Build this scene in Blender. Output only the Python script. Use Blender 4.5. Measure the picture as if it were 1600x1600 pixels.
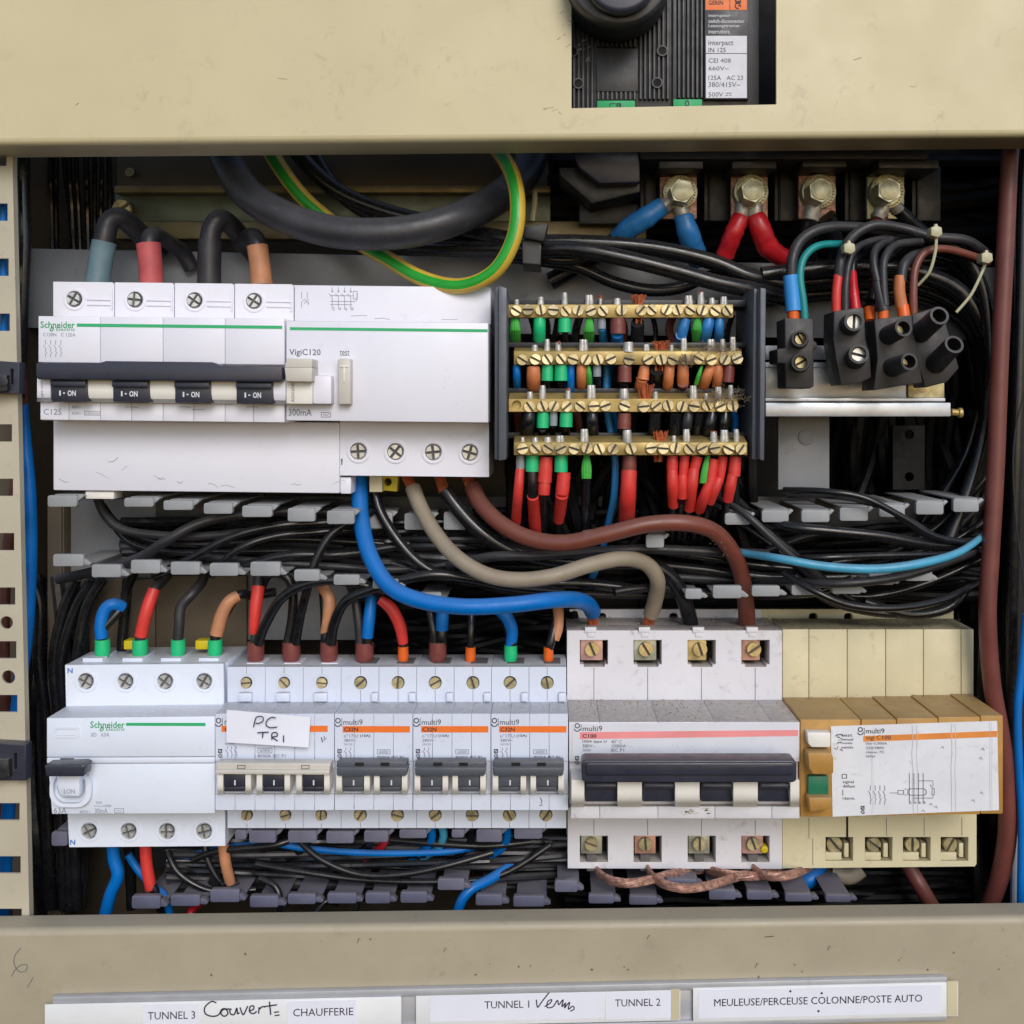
import bpy, bmesh, math, random
from mathutils import Vector, Matrix
random.seed(7)
for o in list(bpy.data.objects): bpy.data.objects.remove(o)
sc = bpy.context.scene
COL = sc.collection
# ---------------------------------------------------------------- camera
SP = 1/3400.0            # metres per photo pixel at the plane of the breaker fronts
D = 1600*SP              # camera distance to that plane
VX, VY = 860.0, 640.0    # where the camera axis meets the panel
cam = bpy.data.cameras.new('camera'); camo = bpy.data.objects.new('camera', cam); COL.objects.link(camo)
camo.location = (0, -D, 0); camo.rotation_euler = (math.radians(90), 0, 0)
cam.sensor_width = 36; cam.lens = 36; cam.shift_x = (800-VX)/1600; cam.shift_y = -(800-VY)/1600
cam.clip_start = 0.01; cam.clip_end = 50
sc.camera = camo
# ---------------------------------------------------------------- daylight
EL, AZ = math.radians(31), math.radians(16)     # sun height; angle to the right of straight-on
w = bpy.data.worlds.new('World'); sc.world = w; w.use_nodes = True
nt = w.node_tree; bg = nt.nodes['Background']; sky = nt.nodes.new('ShaderNodeTexSky')
sky.sky_type = 'NISHITA'; sky.sun_disc = False; sky.sun_elevation = EL
sky.sun_rotation = math.pi - AZ; sky.dust_density = 1.0; sky.air_density = 1.0; sky.ozone_density = 1.0
nt.links.new(sky.outputs[0], bg.inputs[0]); bg.inputs[1].default_value = 0.14
sl = bpy.data.lights.new('sun', 'SUN'); so = bpy.data.objects.new('sun', sl); COL.objects.link(so)
sl.energy = 1.6; sl.angle = math.radians(28); sl.color = (1.0, 0.97, 0.94)
dirv = Vector((math.sin(AZ)*math.cos(EL), -math.cos(AZ)*math.cos(EL), math.sin(EL)))
so.rotation_euler = dirv.to_track_quat('Z', 'Y').to_euler()
sc.view_settings.view_transform = 'Standard'; sc.view_settings.look = 'None'; sc.view_settings.gamma = 1
sc.view_settings.exposure = 0.03
# ---------------------------------------------------------------- materials
def lin(v):
    v /= 255.0
    return v/12.92 if v <= .04045 else ((v+.055)/1.055)**2.4
def rgb(r, g, b, f=1.0): return (lin(r)*f, lin(g)*f, lin(b)*f, 1)
MATS = {}
def mk(name, col, rough=.45, metal=0, var=.10, vscale=90, dirt=0, dirtcol=(.12,.09,.06,1), dscale=160,
       bump=.0, bscale=900, dust=0, dustcol=(.30,.26,.21,1), spec=.5, speck=0):
    m = bpy.data.materials.new(name); m.use_nodes = True; n = m.node_tree; L = n.links.new
    p = n.nodes['Principled BSDF']; p.inputs['Metallic'].default_value = metal
    p.inputs['Specular IOR Level'].default_value = spec
    geo = n.nodes.new('ShaderNodeNewGeometry'); pos = geo.outputs['Position']
    def noise(sc_, det=4, ro=.6, dist=0):
        t = n.nodes.new('ShaderNodeTexNoise'); L(pos, t.inputs['Vector'])
        t.inputs['Scale'].default_value = sc_; t.inputs['Detail'].default_value = det
        t.inputs['Roughness'].default_value = ro; t.inputs['Distortion'].default_value = dist
        return t.outputs['Fac']
    def ramp(inp, a, b, lo=0, hi=1):
        r = n.nodes.new('ShaderNodeMapRange'); r.clamp = True; L(inp, r.inputs[0])
        r.inputs[1].default_value = a; r.inputs[2].default_value = b
        r.inputs[3].default_value = lo; r.inputs[4].default_value = hi
        return r.outputs[0]
    def mix(fac, a, b):
        x = n.nodes.new('ShaderNodeMix'); x.data_type = 'RGBA'
        if isinstance(fac, float): x.inputs[0].default_value = fac
        else: L(fac, x.inputs[0])
        for i, s in ((6, a), (7, b)):
            if isinstance(s, tuple): x.inputs[i].default_value = s
            else: L(s, x.inputs[i])
        return x.outputs[2]
    def mul(a, b):
        x = n.nodes.new('ShaderNodeMath'); x.operation = 'MULTIPLY'
        L(a, x.inputs[0])
        if isinstance(b, float): x.inputs[1].default_value = b
        else: L(b, x.inputs[1])
        return x.outputs[0]
    nz = noise(vscale)
    dk = tuple(c*(1-2.2*var) for c in col[:3])+(1,); lt = tuple(min(1, c*(1+.9*var)) for c in col[:3])+(1,)
    c = mix(ramp(nz, .3, .7), dk, lt)
    if dirt:
        d = mul(ramp(noise(dscale, 8, .7, .6), .56, .72), ramp(noise(dscale*.22, 3), .42, .62))
        c = mix(mul(d, float(dirt)), c, dirtcol)
    if speck:
        s = ramp(noise(1500, 2, .5), .70, .76)
        s2 = mul(s, ramp(noise(70, 2), .45, .6))
        c = mix(mul(s2, float(speck)), c, (.42, .38, .32, 1))
    if dust:
        sx = n.nodes.new('ShaderNodeSeparateXYZ'); L(geo.outputs['Normal'], sx.inputs[0])
        u = ramp(sx.outputs[2], .25, .85)
        u = mul(u, ramp(noise(420, 6, .7), .25, .62, .45, 1))
        c = mix(mul(u, float(dust)), c, dustcol)
    L(c, p.inputs['Base Color'])
    L(ramp(noise(vscale*2.3), .25, .75, max(.05, rough-.10), min(1, rough+.14)), p.inputs['Roughness'])
    if bump:
        b = n.nodes.new('ShaderNodeBump'); b.inputs['Strength'].default_value = bump
        b.inputs['Distance'].default_value = .0003
        L(noise(bscale, 5), b.inputs['Height']); L(b.outputs[0], p.inputs['Normal'])
    MATS[name] = m
    return m
mk('cover_paint', rgb(205,193,155), .42, var=.035, vscale=14, bump=.12, bscale=1400, dirt=.35, dscale=90, dirtcol=(.2,.16,.10,1), speck=.35)
mk('lower_cover_paint', rgb(170,160,138), .48, var=.05, vscale=22, bump=.15, bscale=1400, dirt=.45, dscale=110, dirtcol=(.16,.12,.08,1), speck=.5, dust=.35)
mk('upright_paint', rgb(186,178,158), .5, var=.04, vscale=30, dirt=.35, bump=.1)
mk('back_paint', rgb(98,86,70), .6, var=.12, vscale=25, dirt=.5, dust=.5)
mk('shaded_paint', rgb(26,23,22), .7, var=.2, vscale=25, dust=.3)  # beige interior paint blackened, the cabinet's shade put into its colour
mk('plate_grey', rgb(130,132,136), .5, var=.07, vscale=30, dirt=.7, dscale=120, dirtcol=(.06,.05,.045,1), speck=.3)
mk('zinc', rgb(108,118,108), .42, metal=.6, var=.16, vscale=40, dirt=.5, dirtcol=(.16,.12,.07,1))
mk('zinc_edge', rgb(128,116,84), .45, metal=.4, var=.16, vscale=60, dirt=.5)
mk('white_plastic', rgb(229,229,240), .38, var=.012, vscale=40, dirt=.20, dscale=260, dirtcol=(.42,.38,.34,1), dust=.45, dustcol=(.46,.42,.37,1))
mk('cool_white_plastic', rgb(224,231,246), .38, var=.012, vscale=40, dirt=.25, dscale=260, dirtcol=(.42,.38,.34,1), dust=.6, dustcol=(.42,.39,.35,1))
mk('mcb_plastic', rgb(212,219,236), .42, var=.025, vscale=40, dirt=.35, dscale=260, dirtcol=(.36,.32,.28,1), dust=.75, dustcol=(.36,.34,.31,1), speck=.2)
mk('c_plastic', rgb(216,215,222), .45, var=.03, vscale=35, dirt=.8, dscale=130, dirtcol=(.22,.16,.12,1), dust=.9, dustcol=(.34,.29,.24,1), speck=.6)
mk('cream_plastic', rgb(232,229,222), .4, var=.03, vscale=60, dirt=.25, dirtcol=(.4,.35,.28,1))
mk('beige_plastic', rgb(200,195,186), .4, var=.03, vscale=60, dirt=.2)
mk('yellow_plastic', rgb(213,204,170), .48, var=.05, vscale=35, dirt=.5, dirtcol=(.22,.16,.08,1), dust=.85, dustcol=(.24,.2,.13,1))
mk('ochre_plastic', rgb(184,138,70), .45, var=.12, vscale=60, dirt=.6, dirtcol=(.14,.08,.03,1), dust=.6, dustcol=(.32,.25,.14,1))
mk('handle_dark', rgb(50,52,66), .33, var=.06, vscale=70, dust=.16, speck=.35)
mk('handle_grey', rgb(80,84,94), .42, var=.06, vscale=70, dust=.25, speck=.3)
mk('black_plastic', rgb(40,40,44), .45, var=.12, vscale=60, dust=.5, speck=.5, dirt=.4, dirtcol=(.13,.11,.09,1))
mk('connector_black', rgb(48,45,47), .5, var=.15, vscale=80, dust=.45, dustcol=(.2,.16,.13,1), dirt=.5, dirtcol=(.16,.13,.11,1))
mk('switch_black', rgb(50,51,56), .42, var=.10, vscale=80, dust=.3, dirt=.25, dirtcol=(.2,.19,.18,1))
mk('endplate', rgb(84,88,98), .45, var=.08, vscale=60, dirt=.4, dirtcol=(.05,.05,.05,1))
mk('groove', rgb(96,92,92), .8)
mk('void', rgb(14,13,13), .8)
mk('wire_black', rgb(25,25,29), .24, var=.25, vscale=120, dust=.22, dustcol=(.10,.095,.09,1), speck=.25)
mk('shaded_black', rgb(13,12,13), .55, var=.25, vscale=120, spec=.2)  # darker copy of the black, shade of the deep interior put into it
mk('crumb', rgb(176,160,134), .8, var=.3, vscale=600)
mk('crumb_dark', rgb(110,84,62), .8, var=.3, vscale=600)
mk('wire_dull', rgb(44,43,48), .42, var=.2, vscale=120, dust=.4, dustcol=(.13,.125,.12,1), speck=.3)
mk('wire_blue', rgb(0,108,192), .38, spec=.3, var=.06, vscale=60, dust=.15, dustcol=(.3,.35,.4,1))
mk('wire_lightblue', rgb(52,142,214), .36, var=.05, vscale=60)
mk('wire_teal', rgb(20,140,140), .4, var=.1)
mk('wire_cyan', rgb(70,160,196), .4, var=.08, dust=.3)
mk('wire_brown', rgb(116,62,50), .38, var=.08, vscale=60, dust=.2, dirt=.2)
mk('wire_brown_dark', rgb(112,60,54), .42, var=.1, vscale=60, dust=.3)
mk('wire_greybeige', rgb(148,136,118), .5, var=.07, vscale=80, dirt=.3, dirtcol=(.15,.06,.03,1))
mk('wire_green', rgb(40,160,50), .35, var=.06)
mk('wire_yellow', rgb(206,172,64), .35, var=.06)
mk('sleeve_red', rgb(214,58,52), .42, var=.07, vscale=150, bump=.2, bscale=1500, dirt=.25)
mk('tape_red', rgb(196,34,44), .3, var=.12, vscale=120, bump=.5, bscale=300)
mk('tape_blue', rgb(46,122,190), .35, var=.14, vscale=120, bump=.5, bscale=300, dirt=.2)
mk('sleeve_red_dull', rgb(188,84,88), .55, var=.12, vscale=90, dust=.5, dirt=.5, dirtcol=(.2,.14,.13,1))
mk('sleeve_bluegrey', rgb(98,124,134), .5, var=.15, vscale=60, dirt=.3)
mk('sleeve_tan', rgb(188,130,94), .5, var=.10, vscale=120, dust=.3, dirt=.35)
mk('thick_black', rgb(48,48,54), .42, var=.2, vscale=60, dirt=.55, dirtcol=(.20,.19,.17,1), dscale=170, dust=.35, dustcol=(.13,.125,.12,1), speck=.6, bump=.15)
mk('sleeve_orange', rgb(206,124,76), .5, var=.12, vscale=150, bump=.3)
mk('sleeve_brownpl', rgb(120,62,58), .3, var=.06, dust=.2)
mk('ferrule_teal', rgb(30,190,124), .32, var=.05, dust=.15)
mk('ferrule_green', rgb(70,178,70), .32, var=.08)
mk('ferrule_orange', rgb(224,98,26), .35, var=.06)
mk('ferrule_grey', rgb(140,146,156), .35, var=.06)
mk('tin', rgb(196,192,186), .34, metal=.4, var=.2, vscale=300, dirt=.4)
mk('copper', rgb(206,112,72), .34, metal=.5, var=.25, vscale=500)
mk('copper_dull', rgb(196,150,134), .4, metal=.4, var=.3, vscale=500, bump=.8, bscale=1200)
mk('brass', rgb(182,158,98), .4, metal=.4, var=.2, vscale=70, dirt=.8, dirtcol=(.12,.09,.04,1), dscale=200)
mk('brass_screw', rgb(220,204,160), .3, metal=.4, var=.24, vscale=150, dirt=.8, dirtcol=(.22,.12,.06,1), dscale=300)
mk('steel', rgb(216,218,216), .25, metal=.45, var=.15, vscale=300)
mk('steel_yellow', rgb(206,194,150), .3, metal=.45, var=.22, vscale=150)
mk('steel_bolt', rgb(196,192,160), .36, metal=.4, var=.22, vscale=120, dirt=.5)
mk('clamp_pink', rgb(200,158,150), .34, metal=.35, var=.2, vscale=120)
mk('clamp_grey', rgb(180,180,160), .34, metal=.35, var=.2, vscale=120)
mk('clamp_gold', rgb(214,190,130), .34, metal=.35, var=.2, vscale=120)
mk('clamp_rose', rgb(196,150,130), .34, metal=.35, var=.25, vscale=100)
mk('aluminium', rgb(205,208,214), .36, metal=.5, var=.10, vscale=50, dirt=.2)
mk('alu_strip', rgb(190,192,198), .4, metal=.3, var=.06, vscale=40, dirt=.2)
mk('duct_grey', rgb(150,153,157), .5, var=.06, vscale=80, dust=.4)
mk('duct_purple', rgb(104,104,124), .5, var=.08, vscale=80, dust=.3)
mk('tie_cream', rgb(188,184,150), .4, var=.06)
mk('tag_yellow', rgb(206,186,20), .4, var=.06)
mk('button_green', rgb(30,112,84), .4, var=.05)
mk('ink_green', rgb(12,160,92), .5, var=.01)
mk('ink_greenline', rgb(44,176,112), .5, var=.01)
mk('ink_grey', rgb(134,138,150), .6, var=.01)
mk('ink_slate', rgb(92,98,112), .6, var=.01)
mk('ink_dark', rgb(34,34,52), .6, var=.02)
mk('ink_pen', rgb(30,28,60), .6, var=.05)
mk('ink_blue', rgb(40,112,190), .6, var=.01)
mk('ink_white', rgb(214,216,222), .6, var=.01)
mk('band_orange', rgb(238,118,40), .5, var=.03, vscale=60)
mk('band_pink', rgb(236,146,148), .5, var=.06, vscale=40)
mk('tape_orange', rgb(226,140,66), .45, var=.08, vscale=60)
mk('label_white', rgb(214,215,224), .5, var=.02, vscale=60, dirt=.25, dirtcol=(.3,.27,.25,1), dscale=220)
mk('label_old', rgb(222,224,230), .5, var=.04, vscale=50, dirt=.6, dirtcol=(.2,.18,.16,1), dscale=160, speck=.3)
mk('paper', rgb(226,228,240), .7, var=.015, vscale=60)
mk('paper_strip', rgb(228,230,232), .6, var=.03, vscale=30, dirt=.2, dirtcol=(.3,.22,.12,1))
mk('tape_yellowed', rgb(206,196,164), .5, var=.06, vscale=40)
mk('seam', rgb(196,197,203), .5, var=.08, vscale=60)
mk('stain', rgb(120,98,70), .7, var=.2, vscale=200)
mk('fluff', rgb(120,104,84), .9, var=.2, vscale=300)
# ---------------------------------------------------------------- geometry helpers
WARP = [lambda x, y: (x, y)]
def XZ(px, py, yref):
    px, py = WARP[0](px, py); k = (D+yref*.001)/D
    return (px-VX)*SP*k, -(py-VY)*SP*k
def P(px, py, y=0.0):
    x, z = XZ(px, py, y); return Vector((x, y*.001, z))
def RP(r, y=0.0): return r*SP*(D+y*.001)/D
ORG = {}
class MB:
    def __init__(s): s.v = []; s.f = []; s.m = []
    def add(s, vs, fs, m=0):
        b = len(s.v); s.v += [Vector(v) for v in vs]; s.f += [tuple(i+b for i in f) for f in fs]; s.m += [m]*len(fs)
        return s
    def prism(s, poly, ya, yb, m=0, yref=None, back=None, dz=0.0):
        """poly in photo pixels at depth yref (default ya), swept straight back from ya to yb (mm); dz lifts the back (mm)"""
        yref = ya if yref is None else yref
        n = len(poly); f = [XZ(x, y, yref) for x, y in poly]
        bk = f if back is None else [XZ(x, y, yb) for x, y in back]
        vs = [(x, ya*.001, z) for x, z in f]+[(x, yb*.001, z+dz*.001) for x, z in bk]
        ar = sum(f[i][0]*f[(i+1)%n][1]-f[(i+1)%n][0]*f[i][1] for i in range(n))
        A = tuple(range(n)); B = tuple(range(2*n-1, n-1, -1)); sd = [(i, i+n, (i+1)%n+n, (i+1)%n) for i in range(n)]
        fs = [A, B]+sd
        if ar < 0: fs = [tuple(reversed(q)) for q in fs]
        return s.add(vs, fs, m)
    def box(s, x0, y0, x1, y1, ya, yb, m=0, yref=None, dz=0.0):
        return s.prism([(x0, y1), (x1, y1), (x1, y0), (x0, y0)], ya, yb, m, yref, dz=dz)
    def cyl(s, cx, cy, r, ya, yb, m=0, seg=24, yref=None, r2=None):
        yref = ya if yref is None else yref
        x, z = XZ(cx, cy, yref); R = RP(r, yref); R2 = R if r2 is None else RP(r2, yref)
        vs = [(x+R*math.cos(a), ya*.001, z+R*math.sin(a)) for a in [2*math.pi*i/seg for i in range(seg)]]
        vs += [(x+R2*math.cos(a), yb*.001, z+R2*math.sin(a)) for a in [2*math.pi*i/seg for i in range(seg)]]
        return s.add(vs, [tuple(range(seg)), tuple(range(2*seg-1, seg-1, -1))]+[(i, i+seg, (i+1)%seg+seg, (i+1)%seg) for i in range(seg)], m)
    def ring(s, cx, cy, r0, r1, ya, yb, m=0, seg=28, yref=None):
        yref = ya if yref is None else yref
        x, z = XZ(cx, cy, yref); R0 = RP(r0, yref); R1 = RP(r1, yref); vs = []
        for R, Y in ((R0, yb), (R0, ya), (R1, ya), (R1, yb)):
            vs += [(x+R*math.cos(2*math.pi*i/seg), Y*.001, z+R*math.sin(2*math.pi*i/seg)) for i in range(seg)]
        fs = []
        for k in range(3):
            fs += [(k*seg+i, k*seg+(i+1)%seg, (k+1)*seg+(i+1)%seg, (k+1)*seg+i) for i in range(seg)]
        return s.add(vs, fs, m)
    def tube(s, pts, r, m=0, seg=12, sub=6, mats=None, cap=True, wob=0.0):
        """pts: (px,py,mm) ; r: pixels (number or list)"""
        W = [P(*p) for p in pts]; n = len(W)
        rr = [RP(q, pts[i][2]) for i, q in enumerate(r if isinstance(r, (list, tuple)) else [r]*n)]
        path = []; rad = []
        if n == 2:
            for k in range(3):
                t = k/2; path.append(W[0].lerp(W[1], t)); rad.append(rr[0]*(1-t)+rr[1]*t)
        else:
            for i in range(n-1):
                a = W[max(i-1, 0)]; b = W[i]; c = W[i+1]; d = W[min(i+2, n-1)]
                for k in range(sub):
                    t = k/sub
                    path.append(.5*((2*b)+(c-a)*t+(2*a-5*b+4*c-d)*t*t+(3*b-a-3*c+d)*t**3)); rad.append(rr[i]*(1-t)+rr[i+1]*t)
            path.append(W[-1]); rad.append(rr[-1])
        N = len(path); up = None; vs = []
        for i in range(N):
            t = (path[min(i+1, N-1)]-path[max(i-1, 0)]).normalized()
            if up is None:
                up = Vector((0, -1, 0)); up = up-t*up.dot(t)
                if up.length < .1: up = Vector((1, 0, 0))-t*t.x
                up.normalize()
            else:
                up = (up-t*up.dot(t)); up.normalize()
            bi = t.cross(up); R = rad[i]*(1+wob*(random.random()-.5))
            for k in range(seg):
                a = 2*math.pi*k/seg; vs.append(path[i]+up*math.cos(a)*R+bi*math.sin(a)*R)
        b = len(s.v); s.v += vs
        for i in range(N-1):
            for k in range(seg):
                s.f.append((b+i*seg+k, b+i*seg+(k+1)%seg, b+(i+1)*seg+(k+1)%seg, b+(i+1)*seg+k)); s.m.append(mats[k] if mats else m)
        if cap:
            s.f.append(tuple(b+k for k in range(seg-1, -1, -1))); s.m.append(m)
            s.f.append(tuple(b+(N-1)*seg+k for k in range(seg))); s.m.append(m)
        return s
    def plate(s, outer, holes, ya, yb, bev=0.0, m=0, yref=None):
        """flat plate with real openings. bev in px"""
        yref = ya if yref is None else yref
        cu = bpy.data.curves.new('t', 'CURVE'); cu.dimensions = '2D'; cu.fill_mode = 'BOTH'
        for pl in [outer]+holes:
            sp = cu.splines.new('POLY'); sp.points.add(len(pl)-1); sp.use_cyclic_u = True
            for i, (x, y) in enumerate(pl): sp.points[i].co = (x, -y, 0, 1)
        half = (yb-ya)/2*.001/SP
        cu.extrude = half-bev; cu.bevel_depth = bev; cu.bevel_resolution = 1; cu.offset = -bev
        s._curve(cu, m, lambda co: (co.x, -co.y, (ya+yb)/2-co.z*SP*1000), yref)
        return s
    def _curve(s, cu, m, fn, yref):
        ob = bpy.data.objects.new('t', cu); me = bpy.data.meshes.new_from_object(ob)
        vs = []
        for v in me.vertices:
            px, py, Y = fn(v.co); x, z = XZ(px, py, yref); vs.append((x, Y*.001, z))
        s.add(vs, [tuple(p.vertices) for p in me.polygons], m)
        bpy.data.objects.remove(ob); bpy.data.curves.remove(cu); bpy.data.meshes.remove(me)
    def text(s, t, x0, y0, x1, y1, y, m=0, bold=0.0, vert=False, sl=0.0):
        cu = bpy.data.curves.new('t', 'FONT'); cu.body = t; cu.size = 1; cu.resolution_u = 2; cu.offset = bold
        ob = bpy.data.objects.new('t', cu); me = bpy.data.meshes.new_from_object(ob)
        if len(me.vertices):
            xs = [v.co.x for v in me.vertices]; ys = [v.co.y for v in me.vertices]
            ax, bx, ay, by = min(xs), max(xs), min(ys), max(ys); vs = []
            for v in me.vertices:
                u = (v.co.x-ax)/max(1e-6, bx-ax); q = (v.co.y-ay)/max(1e-6, by-ay)
                if vert: px = x0+(x1-x0)*(1-q); py = y1+(y0-y1)*u
                else: px = x0+(x1-x0)*u; py = y1+(y0-y1)*q+sl*(px-x0)
                vs.append(P(px, py, y))
            s.add(vs, [tuple(p.vertices) for p in me.polygons], m)
        bpy.data.objects.remove(ob); bpy.data.curves.remove(cu); bpy.data.meshes.remove(me)
        return s
    def line(s, pts, wd, y, m=0, smooth=False):
        """flat printed or pen stroke"""
        if smooth and len(pts) > 2:
            q = []
            for i in range(len(pts)-1):
                a = pts[max(i-1, 0)]; b = pts[i]; c = pts[i+1]; d = pts[min(i+2, len(pts)-1)]
                for k in range(5):
                    t = k/5; q.append(tuple(.5*((2*b[j])+(c[j]-a[j])*t+(2*a[j]-5*b[j]+4*c[j]-d[j])*t*t+(3*b[j]-a[j]-3*c[j]+d[j])*t**3) for j in (0, 1)))
            q.append(pts[-1]); pts = q
        vs = []; n = len(pts)
        for i in range(n):
            a = pts[max(i-1, 0)]; b = pts[min(i+1, n-1)]; dx, dy = b[0]-a[0], b[1]-a[1]; l = math.hypot(dx, dy) or 1
            nx, ny = -dy/l*wd/2, dx/l*wd/2
            vs += [P(pts[i][0]+nx, pts[i][1]+ny, y), P(pts[i][0]-nx, pts[i][1]-ny, y)]
        return s.add(vs, [(2*i, 2*i+1, 2*i+3, 2*i+2) for i in range(n-1)], m)
    def rect(s, x0, y0, x1, y1, y, m=0):
        return s.add([P(x0, y1, y), P(x1, y1, y), P(x1, y0, y), P(x0, y0, y)], [(0, 1, 2, 3)], m)
    def frame(s, x0, y0, x1, y1, wd, y, m=0):
        h = wd/2
        for a in (((x0-h, y0), (x1+h, y0)), ((x0-h, y1), (x1+h, y1)), ((x0, y0+h), (x0, y1-h)), ((x1, y0+h), (x1, y1-h))): s.line(a, wd, y, m)
        return s
    def hollow(s, p0, p1, ro, ri, m=0, deep=.5, seg=22, mi=1):
        a = P(*p0); b = P(*p1); t = (b-a).normalized(); u = t.orthogonal().normalized(); v = t.cross(u)
        R = RP(ro, p1[2]); Ri = RP(ri, p1[2]); c = b.lerp(a, deep); vs = []
        for cen, rr in ((a, R*1.12), (b, R), (b, Ri), (c, Ri*.92)):
            vs += [cen+u*rr*math.cos(2*math.pi*i/seg)+v*rr*math.sin(2*math.pi*i/seg) for i in range(seg)]
        bb = len(s.v); s.v += vs
        for k in range(3):
            for i in range(seg): s.f.append((bb+k*seg+i, bb+k*seg+(i+1)%seg, bb+(k+1)*seg+(i+1)%seg, bb+(k+1)*seg+i)); s.m.append(m if k < 2 else mi)
        s.f.append(tuple(bb+3*seg+i for i in range(seg))); s.m.append(mi)
        return s
    def build(s, name, mats, parent=None, bevel=0.0, seg=2, sharp=38, label=None, cat=None, group=None, kind=None):
        me = bpy.data.meshes.new(name)
        lo = Vector([min(v[i] for v in s.v) for i in range(3)]); hi = Vector([max(v[i] for v in s.v) for i in range(3)])
        c = (lo+hi)/2
        me.from_pydata([tuple(v-c) for v in s.v], [], s.f); me.validate()
        if len(me.polygons) == len(s.m): me.polygons.foreach_set('material_index', s.m)
        if bevel:
            bm = bmesh.new(); bm.from_mesh(me)
            bmesh.ops.remove_doubles(bm, verts=bm.verts, dist=1e-7)
            es = [e for e in bm.edges if len(e.link_faces) == 2 and e.calc_face_angle(0) > math.radians(35)]
            bmesh.ops.bevel(bm, geom=es, offset=bevel*.001, segments=seg, profile=.5, affect='EDGES', clamp_overlap=True)
            bm.to_mesh(me); bm.free()
        if not isinstance(mats, (list, tuple)): mats = [mats]
        for k in mats: me.materials.append(MATS[k])
        me.shade_smooth(); me.set_sharp_from_angle(angle=math.radians(sharp))
        return link(name, me, c, parent, label, cat, group, kind)
def link(name, me, world, parent=None, label=None, cat=None, group=None, kind=None, rot=None):
    o = bpy.data.objects.new(name, me); COL.objects.link(o)
    o.location = Vector(world)-(ORG[parent.name] if parent else Vector((0, 0, 0)))
    if rot: o.rotation_euler = rot
    if parent: o.parent = parent
    ORG[o.name] = Vector(world)
    if label: o['label'] = label
    if cat: o['category'] = cat
    if group: o['group'] = group
    if kind: o['kind'] = kind
    return o
def thing(name, label, cat, at, group=None):
    return link(name, None, P(*at), None, label, cat, group)
# screw heads with a real slot or cross; mesh shared between alike screws
SC = {}
def screw(cx, cy, r, y, kind='slot', ang=None, mat='steel', parent=None, name='screw', tall=1.6):
    key = (kind, round(r, 1), mat, tall)
    if key not in SC:
        mb = MB(); R = r*SP; hw = .16*R; seg = 28
        def cylw(rad, ya, yb, mi):
            vs = [(rad*math.cos(2*math.pi*i/seg), ya, rad*math.sin(2*math.pi*i/seg)) for i in range(seg)]+[(rad*math.cos(2*math.pi*i/seg), yb, rad*math.sin(2*math.pi*i/seg)) for i in range(seg)]
            mb.add(vs, [tuple(range(seg)), tuple(range(2*seg-1, seg-1, -1))]+[(i, i+seg, (i+1)%seg+seg, (i+1)%seg) for i in range(seg)], mi)
        h = tall*.001; dp = R*.42
        cylw(R*.97, -h+dp, h, 1)
        segs = []
        def sector(a0, a1, cut):
            pts = []
            for i in range(13):
                a = a0+(a1-a0)*i/12; pts.append((R*math.cos(a), R*math.sin(a)))
            return pts+cut
        th = math.asin(hw/R)
        if kind == 'slot':
            segs = [sector(th, math.pi-th, []), sector(math.pi+th, 2*math.pi-th, [])]
        elif kind == 'cross':
            for q in range(4):
                c0 = q*math.pi/2; cx_, cz_ = hw, hw
                ca, sa = math.cos(c0), math.sin(c0)
                segs.append(sector(c0+th, c0+math.pi/2-th, [(ca*cx_-sa*cz_, sa*cx_+ca*cz_)]))
        else: segs = [[(R*math.cos(2*math.pi*i/24), R*math.sin(2*math.pi*i/24)) for i in range(24)]]
        for pl in segs:
            n = len(pl); k = .90
            gx = sum(p[0] for p in pl)/n; gz = sum(p[1] for p in pl)/n
            vs = [(gx+(x-gx)*k, -h, gz+(z-gz)*k) for x, z in pl]+[(x, -h+R*.08, z) for x, z in pl]+[(x, -h+dp+.0002, z) for x, z in pl]
            fs = [tuple(range(n))]+[(i, i+n, (i+1)%n+n, (i+1)%n) for i in range(n)]+[(i+n, i+2*n, (i+1)%n+2*n, (i+1)%n+n) for i in range(n)]
            mb.add(vs, fs, 0)
        me = bpy.data.meshes.new('screw'); me.from_pydata([tuple(v) for v in mb.v], [], mb.f); me.polygons.foreach_set('material_index', mb.m)
        me.materials.append(MATS[mat]); me.materials.append(MATS['groove' if mat != 'dark' else 'void'])
        me.shade_smooth(); me.set_sharp_from_angle(angle=math.radians(30)); SC[key] = me
    a = random.uniform(0, math.pi) if ang is None else math.radians(ang)
    tl = math.radians(5) if name == 'terminal_screw' else math.radians(1.5)
    return link(name, SC[key], P(cx, cy, y), parent, rot=(random.uniform(-tl, tl), a, random.uniform(-tl, tl)))
def circ(cx, cy, r, n=24): return [(cx+r*math.cos(2*math.pi*i/n), cy+r*math.sin(2*math.pi*i/n)) for i in range(n)]
def rc(x0, y0, x1, y1): return [(x0, y0), (x1, y0), (x1, y1), (x0, y1)]
def rrc(x0, y0, x1, y1, r, n=4):
    o = []
    for cx, cy, a in ((x1-r, y0+r, -90), (x1-r, y1-r, 0), (x0+r, y1-r, 90), (x0+r, y0+r, 180)):
        for i in range(n+1):
            t = math.radians(a+90*i/n); o.append((cx+r*math.cos(t), cy+r*math.sin(t)))
    return o
ORD = ['first', 'second', 'third', 'fourth', 'fifth', 'sixth', 'seventh', 'eighth', 'ninth', 'tenth', 'eleventh', 'twelfth', 'thirteenth', 'fourteenth', 'fifteenth', 'sixteenth', 'seventeenth', 'eighteenth', 'nineteenth', 'twentieth']
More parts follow.
